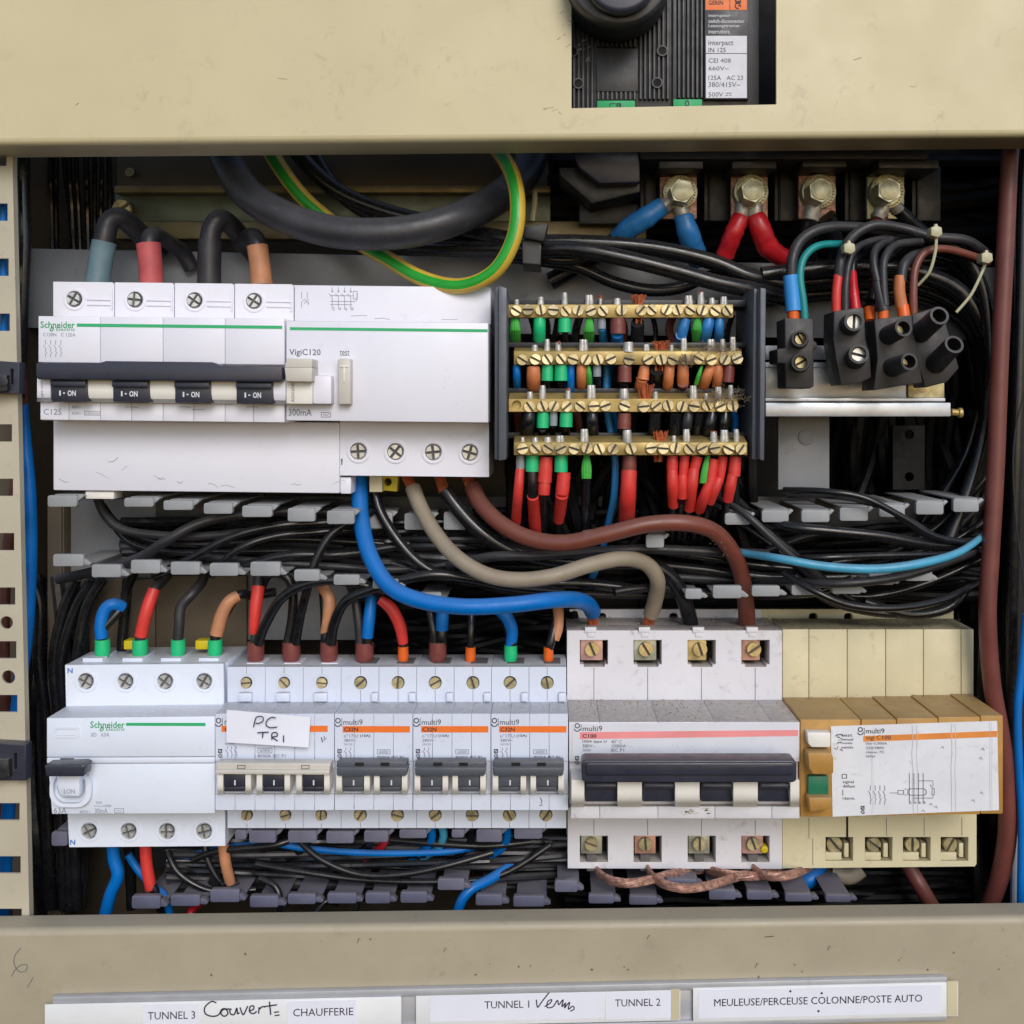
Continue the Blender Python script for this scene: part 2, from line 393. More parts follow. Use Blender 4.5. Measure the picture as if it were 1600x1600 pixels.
def sweepx(x0, x1, prof0, prof1, name, mat, parent=None, **kw):
    """profile of (py, mm) pairs at two pixel x positions, px measured at mm=first depth"""
    yr = prof0[0][1]; n = len(prof0); vs = []
    for px, pr in ((x0, prof0), (x1, prof1)):
        for py, mm, ref in pr:
            X, _ = XZ(px, py, yr); _, Z = XZ(px, py, ref); vs.append((X, mm*.001, Z))
    mb = MB(); mb.add(vs, [(i, (i+1)%n, (i+1)%n+n, i+n) for i in range(n)]+[tuple(range(n-1, -1, -1)), tuple(range(n, 2*n))])
    return mb.build(name, mat, parent, **kw)
# ================================================================ SETTING
b = MB(); b.rect(-260, -200, 1950, 1800, 118)
b.build('cabinet_back', 'back_paint', kind='structure')  # beige back darkened to brown, interior shade put into the colour
b = MB(); b.box(1560, 100, 1620, 1700, 60, 118, yref=118); b.build('cabinet_side', 'shaded_paint', kind='structure')
b = MB(); b.box(1000, -100, 1900, 1700, 108, 112, yref=108); b.build('back_shade_sheet', 'shaded_paint', kind='structure')  # dark sheet added over the right half, its colour stands in for shade
b = MB(); b.box(-80, 60, 34, 1700, 60, 112, yref=60); b.build('cabinet_inner_side', 'back_paint', kind='structure')
# backing plates
b = MB(); b.prism([(40, 388), (700, 401), (1560, 418), (1560, 532), (700, 520), (35, 512)], 66, 69)
b.build('mounting_plate', 'plate_grey', bevel=.3, label='pale grey mounting plate crossing behind the upper row of breakers', cat='plate')
b = MB(); b.box(183, 225, 825, 292, 80, 84)
o = b.build('brown_plate', 'back_paint', bevel=.3, label='dark brown metal plate seen behind the thick black cable under the upper cover', cat='plate')
screw(204, 270, 8, 79.5, 'plain', mat='steel_yellow', parent=o)
r = thing('mounting_rail', 'dusty zinc mounting rail with brown top edge behind the thick black cable', 'rail', (500, 335, 74))
b = MB(); b.box(180, 300, 860, 346, 74, 77); b.build('web', 'zinc', r, bevel=.2)
b = MB(); b.box(178, 290, 860, 301, 66, 78, m=0); b.build('flange', 'zinc_edge', r, bevel=.4)
b = MB(); b.box(180, 346, 1010, 373, 68, 78); b.build('flange', 'zinc_edge', r, bevel=.4)
screw(193, 328, 17, 71, 'slot', ang=-35, mat='steel_yellow', parent=r, tall=3)
b = MB(); b.box(100, 780, 560, 1000, 70, 73); b.build('backing_sheet', 'plate_grey', bevel=.3, label='grey backing sheet behind the left part of the middle duct', cat='plate')
b = MB(); b.box(74, 780, 100, 1700, 62, 70); b.box(93, 780, 98, 1700, 60.5, 62, yref=62); b.build('support_bar', 'back_paint', bevel=.3, label='brown vertical support bar left of the middle duct', cat='bar')
b = MB(); b.box(126, 905, 242, 1030, 64, 68); b.box(243, 900, 385, 1030, 66, 69); b.build('backing_plate', 'back_paint', bevel=.3, label='brown plate behind the red and blue sleeved wires on the left', cat='plate')
# ================================================================ COVERS
# upper cover: face with window + folded lower lip
up = thing('upper_cover', 'cream painted steel cover with a switch window across the top', 'cover', (800, 215, -15))
f = MB(); f.plate([(-300, -420), (1900, -420), (1900, 200.5), (-300, 219.5)], [[(893, -90), (1213, -90), (1213, 163), (893, 169)]], -15, -13.4, bev=.6)
f.build('face', 'cover_paint', up)
def lip(px, yb):
    out = []
    for i in range(7):
        t = math.radians(90*i/6); out.append((yb-10+10*math.sin(t), -15+3.2*(1-math.cos(t)), -15))
    out.append((yb, 7, -15))
    out += [(yb-6, 7, -15), (yb-6, -12, -15), (yb-10, -13.4, -15)]
    return out
sweepx(-300, 1900, lip(0, 229.5), lip(0, 210.5), 'folded_edge', 'cover_paint', up, sharp=50)
lo = thing('lower_cover', 'beige painted steel cover along the bottom carrying the label strip', 'cover', (800, 1450, -10))
f = MB(); f.plate([(-300, 1467), (1900, 1439), (1900, 1980), (-300, 1980)], [], -10, -8.4, bev=.6); f.build('face', 'lower_cover_paint', lo)
def lip2(yt):
    out = []
    for i in range(7):
        t = math.radians(90*i/6); out.append((yt+10-10*math.sin(t), -10+3.0*(1-math.cos(t)), -10))
    out.append((yt, 3, -10)); out += [(yt+6, 3, -10), (yt+6, -7, -10), (yt+10, -8.4, -10)]
    return out
sweepx(-300, 1900, lip2(1457), lip2(1429), 'folded_edge', 'lower_cover_paint', lo, sharp=50)
b = MB()
b.line([(33, 1481), (24, 1492), (22, 1506), (30, 1518), (40, 1517), (42, 1508), (33, 1508), (24, 1515), (18, 1526)], 1.2, -10.1, smooth=True)
b.line([(52, 1527), (43, 1543)], 1.2, -10.1)
b.build('pencil_scribble', 'ink_slate', lo)
b = MB()
for x, y in ((1182, 1509), (1295, 1482), (695, 1485), (1013, 1435+30), (560, 1470)): b.line([(x-2, y+3), (x+1, y-4), (x+3, y-2)], 1.3, -10.1)
for (x, y, q) in ((1195, 1464, 14), (1240, 1508, 3)): b.line([(x, y), (x+q, y-1)], 1.5, -10.1)
b.build('paint_chip', 'back_paint', lo)
random.seed(12)
b = MB()
for k in range(24):
    x = random.uniform(20, 1590); y = random.choice((random.uniform(1462, 1530), random.uniform(1500, 1534)+(800-x)*.018)); q = random.uniform(.6, 3.2)
    b.prism([(x+q*random.uniform(.4, 1)*math.cos(t), y+q*random.uniform(.4, 1)*math.sin(t)) for t in (0, 1.2, 2.3, 3.4, 4.4, 5.4)], -10.06, -9.9)
b.build('rust_fleck', 'stain', lo)
b = MB()
for k in range(7):
    x = random.choice((random.uniform(20, 860), random.uniform(1220, 1590), random.uniform(840, 890))); y = random.uniform(20, 205); q = random.uniform(.5, 2)
    b.line([(x, y), (x+random.uniform(-6, 9), y+random.uniform(-3, 3)), (x+random.uniform(4, 14), y+random.uniform(-5, 5))], random.uniform(.4, 1.1), -15.06)
for k in range(7):
    x = 880+random.gauss(0, 6); y = random.uniform(15, 75); b.line([(x, y), (x+random.uniform(2, 8), y+random.uniform(-6, 6))], random.uniform(.5, 1.3), -15.06)
b.build('scratch', 'seam' if False else 'stain', up)
# right edge: dark strip added where there is only shade
b = MB(); b.box(1585, 225, 1720, 1440, 45, 60); b.build('side_shade_strip', 'shaded_paint', bevel=.5, label='dark strip standing in for shade at the right edge behind the brown cable', cat='shade strip')
# left perforated upright
up2 = thing('perforated_upright', 'cream steel upright with square and round holes at the left edge', 'upright', (20, 800, 0))
def ux(y): return 19+(y-240)*26/1160.0
holes = []
for i, y0 in enumerate([240-8, 318, 404, 490, 578, 663, 748, 833, 918, 1002, 1086, 1170, 1255, 1338, 1420]):
    x1 = 10+i*1.7; holes.append(rc(-22+i, y0, x1, y0+27))
holes.append(circ(10, 973, 10)); holes.append(circ(13, 1058, 10.5))
b = MB(); b.plate([(-60, 215), (ux(215), 215), (ux(1436), 1436), (-60, 1436)], holes, 4, 5.6, bev=.4)
b.build('strip', 'upright_paint', up2)
b = MB(); b.prism([(ux(215)-4, 215), (ux(215), 215), (ux(1436), 1436), (ux(1436)-4, 1436)], 5.6, 8, yref=4); b.build('return_flange', 'upright_paint', up2)
for (x, y, w_, h, lb) in ((0, 562, 30, 53, 'upper'), (0, 1160, 40, 60, 'lower')):
    c = thing('plastic_clip', f'{lb} of the two black plastic clips on the cream upright', 'clip', (x+15, y+h/2, 2), 'black clips on the upright')
    b = MB(); b.plate([(x-30, y), (x+w_, y+4), (x+w_, y+h), (x-12, y+h), (x-30, y+h)], [rc(x+w_*.55, y+h*.28, x+w_*.55+4, y+h*.72)], -2, 4, bev=1); b.build('body', 'handle_dark', c)
    b = MB(); b.prism([(x-20, y+h*.45), (x+w_*.32, y+h*.45), (x+w_*.36, y+h*.9), (x-20, y+h)], -5, -2.1); b.cyl(x+4, y+h*.66, 8, -5.4, -5.05); b.build('catch', 'black_plastic', c, bevel=.5)
# ================================================================ MAIN SWITCH (in the window of the upper cover)
ms = thing('main_switch', 'black ribbed rotary main switch in the window of the upper cover', 'switch', (1040, 80, 0))
b = MB(); b.box(880, -120, 1186, 190, 0, 34); b.build('body', 'switch_black', ms, bevel=.3)
def ribs(xa, xb, ya, yb_, pitch=7.1):
    x = xa
    while x+4 < xb:
        b = MB(); b.box(x, ya, x+4.2, yb_, -2.2, 0.1, yref=-2.2); b.build('rib', 'switch_black', ms, bevel=.25, seg=1); x += pitch
ribs(895, 930, -100, 171); ribs(933, 996, 48, 73); ribs(933, 996, 143, 156); ribs(999, 1050, -100, 155); ribs(1059, 1100, -100, 153)
b = MB(); b.box(932, 76, 997, 143, -1.6, .1, yref=-1.6); b.build('blank_panel', 'switch_black', ms, bevel=.3)
b = MB(); b.box(1051, -100, 1057, 165, -2.4, .1, yref=-2.4); b.build('divider', 'switch_black', ms, bevel=.3)
for x, y in ((1035, 79), (1027, 129), (904, 130), (895, 80)):
    b = MB(); b.cyl(x, y, 6.5, -2.7, -2.0); b.build('mounting_hole', 'void', ms)
    b = MB(); b.ring(x, y, 6.5, 8.5, -3, -1.9); b.build('hole_rim', 'switch_black', ms)
b = MB(); b.box(933, 157, 992, 172, -2.6, .1, yref=-2.6); b.build('green_plate', 'ink_green', ms, bevel=.2)
b = MB(); b.box(1052, 155, 1097, 172, -2.6, .1, yref=-2.6); b.build('green_plate', 'ink_green', ms, bevel=.2)
b = MB(); b.text('0', 1070, 156.5, 1077, 166, -2.75); b.frame(953, 162, 970, 170, 1, -2.75); b.text('8', 963, 161, 970, 168, -2.75); b.build('lettering', 'ink_dark', ms)
k = MB(); k.cyl(967, -44, 80, -30, -24, seg=64, r2=84); k.cyl(967, -44, 84, -24, -3, seg=64); kn = k.build('rotary_handle', 'switch_black', ms, bevel=1.2)
k = MB(); k.cyl(970, -38, 58, -36, -29.8, seg=64, yref=-36); k.build('hub', 'handle_dark', kn, bevel=2.5, seg=4)
b = MB(); b.box(1101, -60, 1170, 155, -2.9, .1, yref=-2.9); b.build('label_plate', 'switch_black', ms, bevel=.2)
b = MB(); b.rect(1102.5, -55, 1139.5, 15.5, -3.0); b.rect(1141, -55, 1167, 15.5, -3.0); b.build('orange_panel', 'band_orange', ms)
b = MB(); b.rect(1103, 56, 1167, 83, -3.0); b.rect(1103, 84.2, 1167, 153, -3.0); b.build('white_panel', 'label_white', ms)
b = MB()
b.text('GERIN', 1107, 0.5, 1130, 7.5, -3.1, bold=.01); b.text('MERLIN', 1107, -12, 1134, -5, -3.1, bold=.01)
b.line(circ(1153, 9, 4.2, 16)[3:], 1.8, -3.1); b.line([(1153, 9), (1157.5, 9), (1157.5, 11)], 1.6, -3.1); b.frame(1149.5, -5, 1157, 2, 1.6, -3.1); b.line([(1149, 4), (1158, 4)], 1.2, -3.1)
b.text('interpact', 1107, 63, 1146, 73, -3.1); b.text('IN 125', 1107, 74.5, 1134, 81.5, -3.1); b.build('lettering', 'ink_dark', ms)
b = MB()
b.text('CEI 408', 1107, 91, 1142, 98, -3.1); b.text('660V~', 1107, 103.5, 1139, 110, -3.1); b.text('125A   AC 23', 1107, 118, 1161, 125, -3.1)
b.text('380/415V~', 1107, 128, 1157, 136, -3.1); b.text('500V', 1107, 144, 1130, 151, -3.1); b.line([(1134, 145.5), (1143, 145.5)], 1, -3.1); b.line([(1134, 149), (1137.5, 149)], 1, -3.1); b.line([(1139.5, 149), (1143, 149)], 1, -3.1)
b.build('fine_lettering', 'ink_slate', ms)
b = MB()
for t, x1, y in (('interrupteur', 1141, 22), ('switch-disconnector', 1163, 30), ('Leistungstrenner', 1156, 38), ('interruttore', 1140, 46.5)): b.text(t, 1107, y, x1, y+6, -3.1, bold=.01)
b.build('white_lettering', 'ink_white', ms)
b = MB()
for i in range(9):
    x = 905+random.uniform(-3, 14); y = 70+random.uniform(-6, 26); b.line([(x, y), (x+random.uniform(3, 8), y-random.uniform(1, 4))], random.uniform(.8, 2), -2.4)
for i in range(5):
    x = 912+random.uniform(-3, 10); y = 45+random.uniform(-2, 6); b.line([(x, y), (x+3, y+3)], 1, -2.4)
b.build('scuff', 'ink_grey', ms)
# ================================================================ UPPER ROW
def logo_se(b, x, y, s=1.0, yy=0, m=0):
    b.text('Schneider', x, y, x+54*s, y+10.5*s, yy, m, bold=.012)
    b.text('Electric', x+25*s, y+9.5*s, x+54*s, y+15*s, yy, m)
    b.line([(x+19*s, y+9.5*s), (x+16*s, y+12*s), (x+15.5*s, y+14.5*s), (x+18*s, y+15*s), (x+20.5*s, y+12*s), (x+19*s, y+9.5*s)], 1.5*s, yy, m, smooth=True)
def poles_symbol(b, x, y, n, pitch, h, yy, m=0):
    for i in range(n):
        X = x+i*pitch; b.line([(X, y), (X, y+h*.28)], .8, yy, m); b.line([(X-3, y+h*.3), (X+1, y+h*.55)], .8, yy, m)
        b.line([(X, y+h*.55), (X, y+h*.68), (X+2.2, y+h*.74), (X, y+h*.82), (X, y+h)], .8, yy, m)
WARP[0] = lambda x, y: (x, y+(x-83)*.011)
br = thing('four_pole_breaker', 'large white four pole breaker with long black linked handle reading I-ON', 'circuit breaker', (250, 570, 20))
sx = [116, 211, 304, 397]
b = MB(); b.box(83, 440, 459, 497, 25.2, 60, yref=22); b.build('case_rear', 'white_plastic', br, bevel=.3)
for i, (xa, xb) in enumerate(((83, 178), (179.6, 271.6), (273.2, 365.5), (367.1, 458.6))):
    b = MB(); outer = [(xa, 440), (xb-3, 440), (xb, 443), (xb, 497), (xa, 497)]
    b.plate(outer, [circ(sx[i], 467, 12.5)], 22, 25.1, bev=.5)
    o = b.build('terminal_cover', 'white_plastic', br)
    b = MB(); b.box(xb-42, 466, xb-3, 468.5, 21.3, 22.2, yref=22); b.box(xb-42, 474, xb-3, 476.5, 21.3, 22.2, yref=22); b.box(xb-4, 453, xb-1.5, 483, 21.2, 22.2, yref=22); b.build('rib', 'white_plastic', br, bevel=.1)
    b = MB(); b.ring(sx[i], 467, 13, 17.5, 21.5, 22.4); b.build('screw_collar', 'white_plastic', br, bevel=.12)
    screw(sx[i], 467, 10.5, 23.5, 'cross', mat='steel', parent=br)
px0 = [60, 157, 255, 352, 445]
b = MB(); b.box(60, 494, 446, 657, 4, 58, yref=0); b.build('case', 'white_plastic', br, bevel=.3)
for i in range(4):
    b = MB(); b.box(px0[i], 494, px0[i+1]-.7, 566, 0, 4.1, yref=0); b.build('front_panel', 'white_plastic', br, bevel=.25)
    b = MB(); b.box(px0[i]+(3 if i == 0 else 0), 628, px0[i+1]-.7-49, 656, 0, 4.1, yref=0); b.box(px0[i+1]-49, 628, px0[i+1]-.7, 656, 0, 4.1, yref=0); b.build('lower_panel', 'white_plastic', br, bevel=.25)
for i, (xa, xb) in enumerate(((58, 79), (136, 177), (233, 274), (330, 370), (427, 446))):
    b = MB(); n = 6; pts = []
    for (X) in (xa, xb):
        for j in range(n+1):
            t = j/n; pts.append((X, 590+38*t, -7.5+ (5.5*t**9)))
    vs = [P(*p) for p in pts]; vs += [Vector((v.x, .004, v.z)) for v in vs]
    N = n+1; fs = [(j, j+1, j+1+N, j+N) for j in range(n)]
    for a, off in ((0, 0), (N, 0)): fs += [(a+j, a+j+1, a+j+1+2*N, a+j+2*N) for j in range(n)]
    fs += [(0, N, 3*N, 2*N), (N-1, 2*N-1, 4*N-1, 3*N-1)]
    b.add(vs, fs); b.build('handle_guard', 'white_plastic' if i in (0, 4) else 'cream_plastic', br)
hb = MB(); hb.prism([(56, 567), (155, 566), (165, 563), (330, 563), (345, 568), (441, 568), (441, 590), (437, 593), (58, 593), (56, 588)], -12.5, -6); hd = hb.build('linked_handle', 'handle_dark', br, bevel=1.3, seg=3)
for xa, xb in ((80, 137), (176, 234), (273, 330), (369, 427)):
    b = MB(); b.prism([(xa, 590), (xb, 590), (xb, 627), (xa, 627)], -8, 4); b.box(xa+1, 594, xb-1, 604, -10, -8, yref=-8); o = b.build('toggle', 'handle_dark', hd, bevel=.6)
    t = MB(); xm = (xa+xb)/2-3; t.rect(xm-13, 610, xm-10.5, 618, -8.15); t.rect(xm-7, 613, xm-4, 615, -8.15); t.text('ON', xm, 609.5, xm+13, 618.5, -8.15, bold=.03); t.build('lettering', 'ink_white', hd)
b = MB(); logo_se(b, 63, 502, 1, -.12); b.build('logo', 'ink_green', br)
b = MB(); b.rect(120, 505, 441, 510, -.12); b.build('green_line', 'ink_greenline', br)
b = MB(); b.text('C120N', 67, 520, 88, 525.5, -.12); b.text('C 125A', 95, 520, 118, 525.5, -.12); poles_symbol(b, 71, 531, 4, 8, 27, -.12)
b.text('AJN16077', 64, 594, 68, 622, -7.6, vert=True)
b.text('C125', 68, 639, 96, 648, -.12); b.text('400V~', 112, 633, 127, 638, -.12); b.text('415V~', 112, 643, 127, 648, -.12); b.frame(132, 642, 156, 648, .8, -.12); b.text('10000', 134, 643.5, 154, 647, -.12)
b.build('lettering', 'ink_grey', br)
# residual block
vg = thing('residual_current_block', 'large white residual current add-on block reading VigiC120 300mA', 'circuit breaker', (600, 600, 20))
b = MB(); b.box(460, 441, 767, 500, 22, 60); b.build('case_rear', 'white_plastic', vg, bevel=.5)
b = MB(); b.box(447, 497, 763, 653, 0, 58); b.build('case', 'white_plastic', vg, bevel=.5)
b = MB(); b.box(83, 655, 530.5, 766, 18, 58); b.build('lower_cover_cap', 'white_plastic', vg, bevel=.6)
b = MB(); b.box(530.7, 741, 547, 767, 20, 58, yref=18); b.build('cap_return', 'white_plastic', vg, bevel=.4)
b = MB(); b.box(133, 767, 178, 779, 20, 30); b.box(172, 766, 180, 776, 22, 30); b.build('release_clip', 'cream_plastic', vg, bevel=.5)
b = MB(); b.plate([(531, 652), (764, 652), (764, 738), (531, 738)], [circ(x, 700, 13) for x in (560, 618, 677, 734)]+[rc(532.5, 712, 535, 722)], 18, 21, bev=.5); b.build('terminal_cover', 'white_plastic', vg)
b = MB(); b.box(531, 652, 764, 738, 21.1, 58, yref=18); b.build('case_lower', 'white_plastic', vg)
for x in (560, 618, 677, 734):
    b = MB(); b.ring(x, 700, 13.5, 18.5, 17.5, 18.4); b.build('screw_collar', 'white_plastic', vg, bevel=.12); screw(x, 700, 11.5, 19.5, 'cross', mat='steel', parent=vg)
b = MB(); b.rect(453, 507, 762, 511.6, -.12); b.build('green_line', 'ink_greenline', vg)
b = MB(); b.text('VigiC120', 452, 541, 501, 553.5, -.12, bold=.008); b.text('test', 531, 542, 546, 551, -.12); b.text('300mA', 451, 635, 487, 645.5, -.12); b.frame(502, 640, 516, 647, .9, -.12); b.line([(504.5, 644.5), (507, 642.5), (510, 644.5), (513.5, 642.5)], .9, -.12, smooth=True)
b.build('lettering', 'ink_slate', vg)
b = MB()
for i in range(4):
    x = 519+i*9.7; b.line([(x, 444), (x, 452)], .8, 21.88); b.line([(x-1.8, 449), (x, 452), (x+1.8, 449)], .7, 21.88); b.line([(x-5, 454), (x, 459), (x, 479)], .8, 21.88); b.text('2468'[i], x+1, 475, x+4, 480, 21.88)
b.line([(516, 466), (555, 466), (558, 462), (558, 453)], .8, 21.88); b.line([(516, 471), (550, 471)], .8, 21.88); b.line([(516, 457), (552, 457)], .7, 21.88); b.frame(552, 450, 558, 462, .8, 21.88)
b.line([(471, 452), (471, 462)], .8, 21.88); b.line([(480, 452), (480, 462)], .8, 21.88); b.line([(471, 476), (471, 468), (476, 463), (482, 470)], .8, 21.88); b.line([(475, 470), (482, 463), (482, 472)], .8, 21.88)
b.build('circuit_diagram', 'ink_grey', vg)
b = MB(); b.prism([(448, 556), (488, 556), (488, 570), (444, 570)], -11, 2); b.prism([(444, 570), (488, 570), (487, 592), (447, 592)], -12, 2); b.build('reset_toggle', 'beige_plastic', vg, bevel=.5)
b = MB(); b.box(447, 590, 488, 627, -7, 2, yref=-7); b.build('toggle_base', 'cream_plastic', vg, bevel=.5)
b = MB(); b.text('AGN16543', 455, 595, 460, 624, -7.15, vert=True); b.build('serial_lettering', 'ink_slate', vg)
b = MB(); b.box(488.5, 582, 518, 627, -6, 2); b.build('toggle_guard', 'white_plastic', vg, bevel=1.0)
b = MB(); b.box(528, 555, 548, 627, -5, .5); tb = b.build('test_button', 'beige_plastic', vg, bevel=.8)
b = MB(); b.box(531, 566, 544, 568.5, -5.5, -4.9); b.box(536.3, 568.5, 538.8, 592, -5.5, -4.9); b.build('letter', 'cream_plastic', tb, bevel=.1)
WARP[0] = lambda x, y: (x, y)
# things at the underside of the upper row
b = MB(); b.box(577, 743, 597, 769, 30, 40); b.build('cream_spacer', 'yellow_plastic', bevel=.4, label='small cream plastic spacer beside the thick blue cable', cat='spacer')
b = MB(); b.plate([(594, 744), (622, 744), (620, 768), (594, 766)], [circ(606, 753, 6)], 36, 44, bev=.5); b.build('yellow_clamp', 'tag_yellow', label='yellow plastic clamp under the white residual current block', cat='clamp')
# ================================================================ LOWER ROW
def guard(x0, x1, y0, y1, yf, parent, mat, name='handle_guard'):
    b = MB(); n = 6; pts = []
    for X in (x0, x1):
        for j in range(n+1):
            t = j/n; pts.append((X, y0+(y1-y0)*t, yf*(1-t**9)-.3))
    vs = [P(*p) for p in pts]; vs += [Vector((v.x, .004, v.z)) for v in vs]; N = n+1
    fs = [(j, j+1, j+1+N, j+N) for j in range(n)]
    for a in (0, N): fs += [(a+j, a+j+1, a+j+1+2*N, a+j+2*N) for j in range(n)]
    fs += [(0, N, 3*N, 2*N), (N-1, 2*N-1, 4*N-1, 3*N-1)]
    b.add(vs, fs); return b.build(name, mat, parent)
# --- residual current switch, left
rs = thing('residual_current_switch', 'white four terminal residual current switch marked 63A at the left of the lower row', 'circuit breaker', (210, 1180, 20))
q = [(101.5, 1039), (349, 1037), (350, 1103), (103, 1104)]
b = MB(); b.plate(q, [circ(x, 1064.5, 12.5) for x in (134, 196, 258, 319)], 19, 22, bev=.6); b.build('upper_terminal_cover', 'cool_white_plastic', rs)
b = MB(); b.prism(q, 22.1, 46, yref=19); b.prism([(101.5, 1041), (350, 1039), (350, 1280), (103, 1280)], 24, 58, yref=19); b.build('case_rear', 'cool_white_plastic', rs, bevel=.4)
for x in (158, 219, 278, 336):   # raised wire entries on the top face
    k = (D+.034)/(D+.019); b = MB()
    xx = VX+(x-VX)*k
    b.box(xx-16, 1032.5, xx+16, 1043, 24.5, 41, yref=19); b.build('wire_entry', 'mcb_plastic', rs, bevel=.3)
q = [(105, 1262), (351, 1262), (352, 1322), (108, 1324)]
b = MB(); b.plate(q, [circ(x, 1298.5, 12.5) for x in (139, 201, 261, 319)], 19, 22, bev=.6); b.build('lower_terminal_cover', 'cool_white_plastic', rs)
b = MB(); b.prism(q, 22.1, 50, yref=19); b.build('case_lower', 'cool_white_plastic', rs)
for x, y in [(x, 1064.5) for x in (134, 196, 258, 319)]+[(x, 1298.5) for x in (139, 201, 261, 319)]:
    b = MB(); b.ring(x, y, 13, 17.5, 18.5, 19.4); b.build('screw_collar', 'cool_white_plastic', rs, bevel=.12); screw(x, y, 11, 20.8, 'cross', mat='steel', parent=rs)
b = MB(); b.prism([(73, 1122), (335.4, 1119), (335.4, 1182), (73, 1183)], 0, 40); b.prism([(73, 1184), (335.4, 1183), (335.4, 1192), (73, 1193)], 0, 40); b.prism([(75, 1194), (335.4, 1193), (335.4, 1271), (81, 1272)], 0, 40); b.build('case', 'cool_white_plastic', rs, bevel=.35)
b = MB(); b.plate(rrc(84, 1136, 124, 1153, 4), [rrc(87, 1139, 121, 1150, 3)], -.5, .2, bev=.2); b.prism(rrc(88, 1140, 120, 1149, 3), -.3, .2); b.build('test_button', 'cool_white_plastic', rs)
b = MB(); b.rect(94, 1184.5, 116, 1188, -.1); b.build('flag_slot', 'groove', rs)
b = MB(); b.plate(rrc(77, 1206, 142, 1262, 22, 6), [rrc(83, 1210, 134, 1256, 18, 6)], -2.2, .1, bev=.9); b.build('handle_recess', 'cool_white_plastic', rs)
b = MB(); b.prism([(88, 1212), (124, 1212), (124, 1245), (96, 1245), (90, 1238)], -6, .1); b.build('toggle', 'cool_white_plastic', rs, bevel=.8)
b = MB(); b.prism([(68, 1196), (128, 1194), (134, 1198), (131, 1203), (131, 1214), (72, 1214)], -13, -5); b.build('handle', 'handle_dark', rs, bevel=.9, seg=3)
b = MB(); logo_se(b, 141, 1127, 1, -.12); b.build('logo', 'ink_green', rs)
b = MB(); b.prism([(197, 1129.5), (321, 1129.5), (321, 1134.5), (197, 1134)], -.12, .02); b.build('green_line', 'ink_greenline', rs)
b = MB(); b.text('iID   63A', 142, 1145, 171, 1151, -.12); b.text('63A', 84, 1262, 104, 1271, -.12); b.text('400V~', 124, 1266, 142, 1271, -.12); b.text('30mA', 148, 1263, 168, 1271, -.12); b.text('500', 150, 1252, 159, 1256, -.12); b.line([(146, 1259.5), (165, 1259.5)], .8, -.12); b.text('10000', 164, 1257, 174, 1261, -.12); b.frame(179, 1263.5, 193, 1270, .9, -.12); b.line([(182, 1267.5), (184, 1266), (187, 1267.5), (190, 1266)], .8, -.12)
b.text('I.ON', 100, 1233, 117, 1240, -6.15); b.line([(89, 1228), (92, 1240), (97, 1246), (124, 1246)], .9, -6.15)
b.build('lettering', 'ink_grey', rs)
b = MB(); b.text('N', 105.5, 1044, 113.5, 1052, 18.85, bold=.02); b.build('letter', 'ink_blue', rs); b = MB(); b.text('N', 109.5, 1312, 117.5, 1320, 18.85, bold=.02); b.build('letter', 'ink_blue', rs)
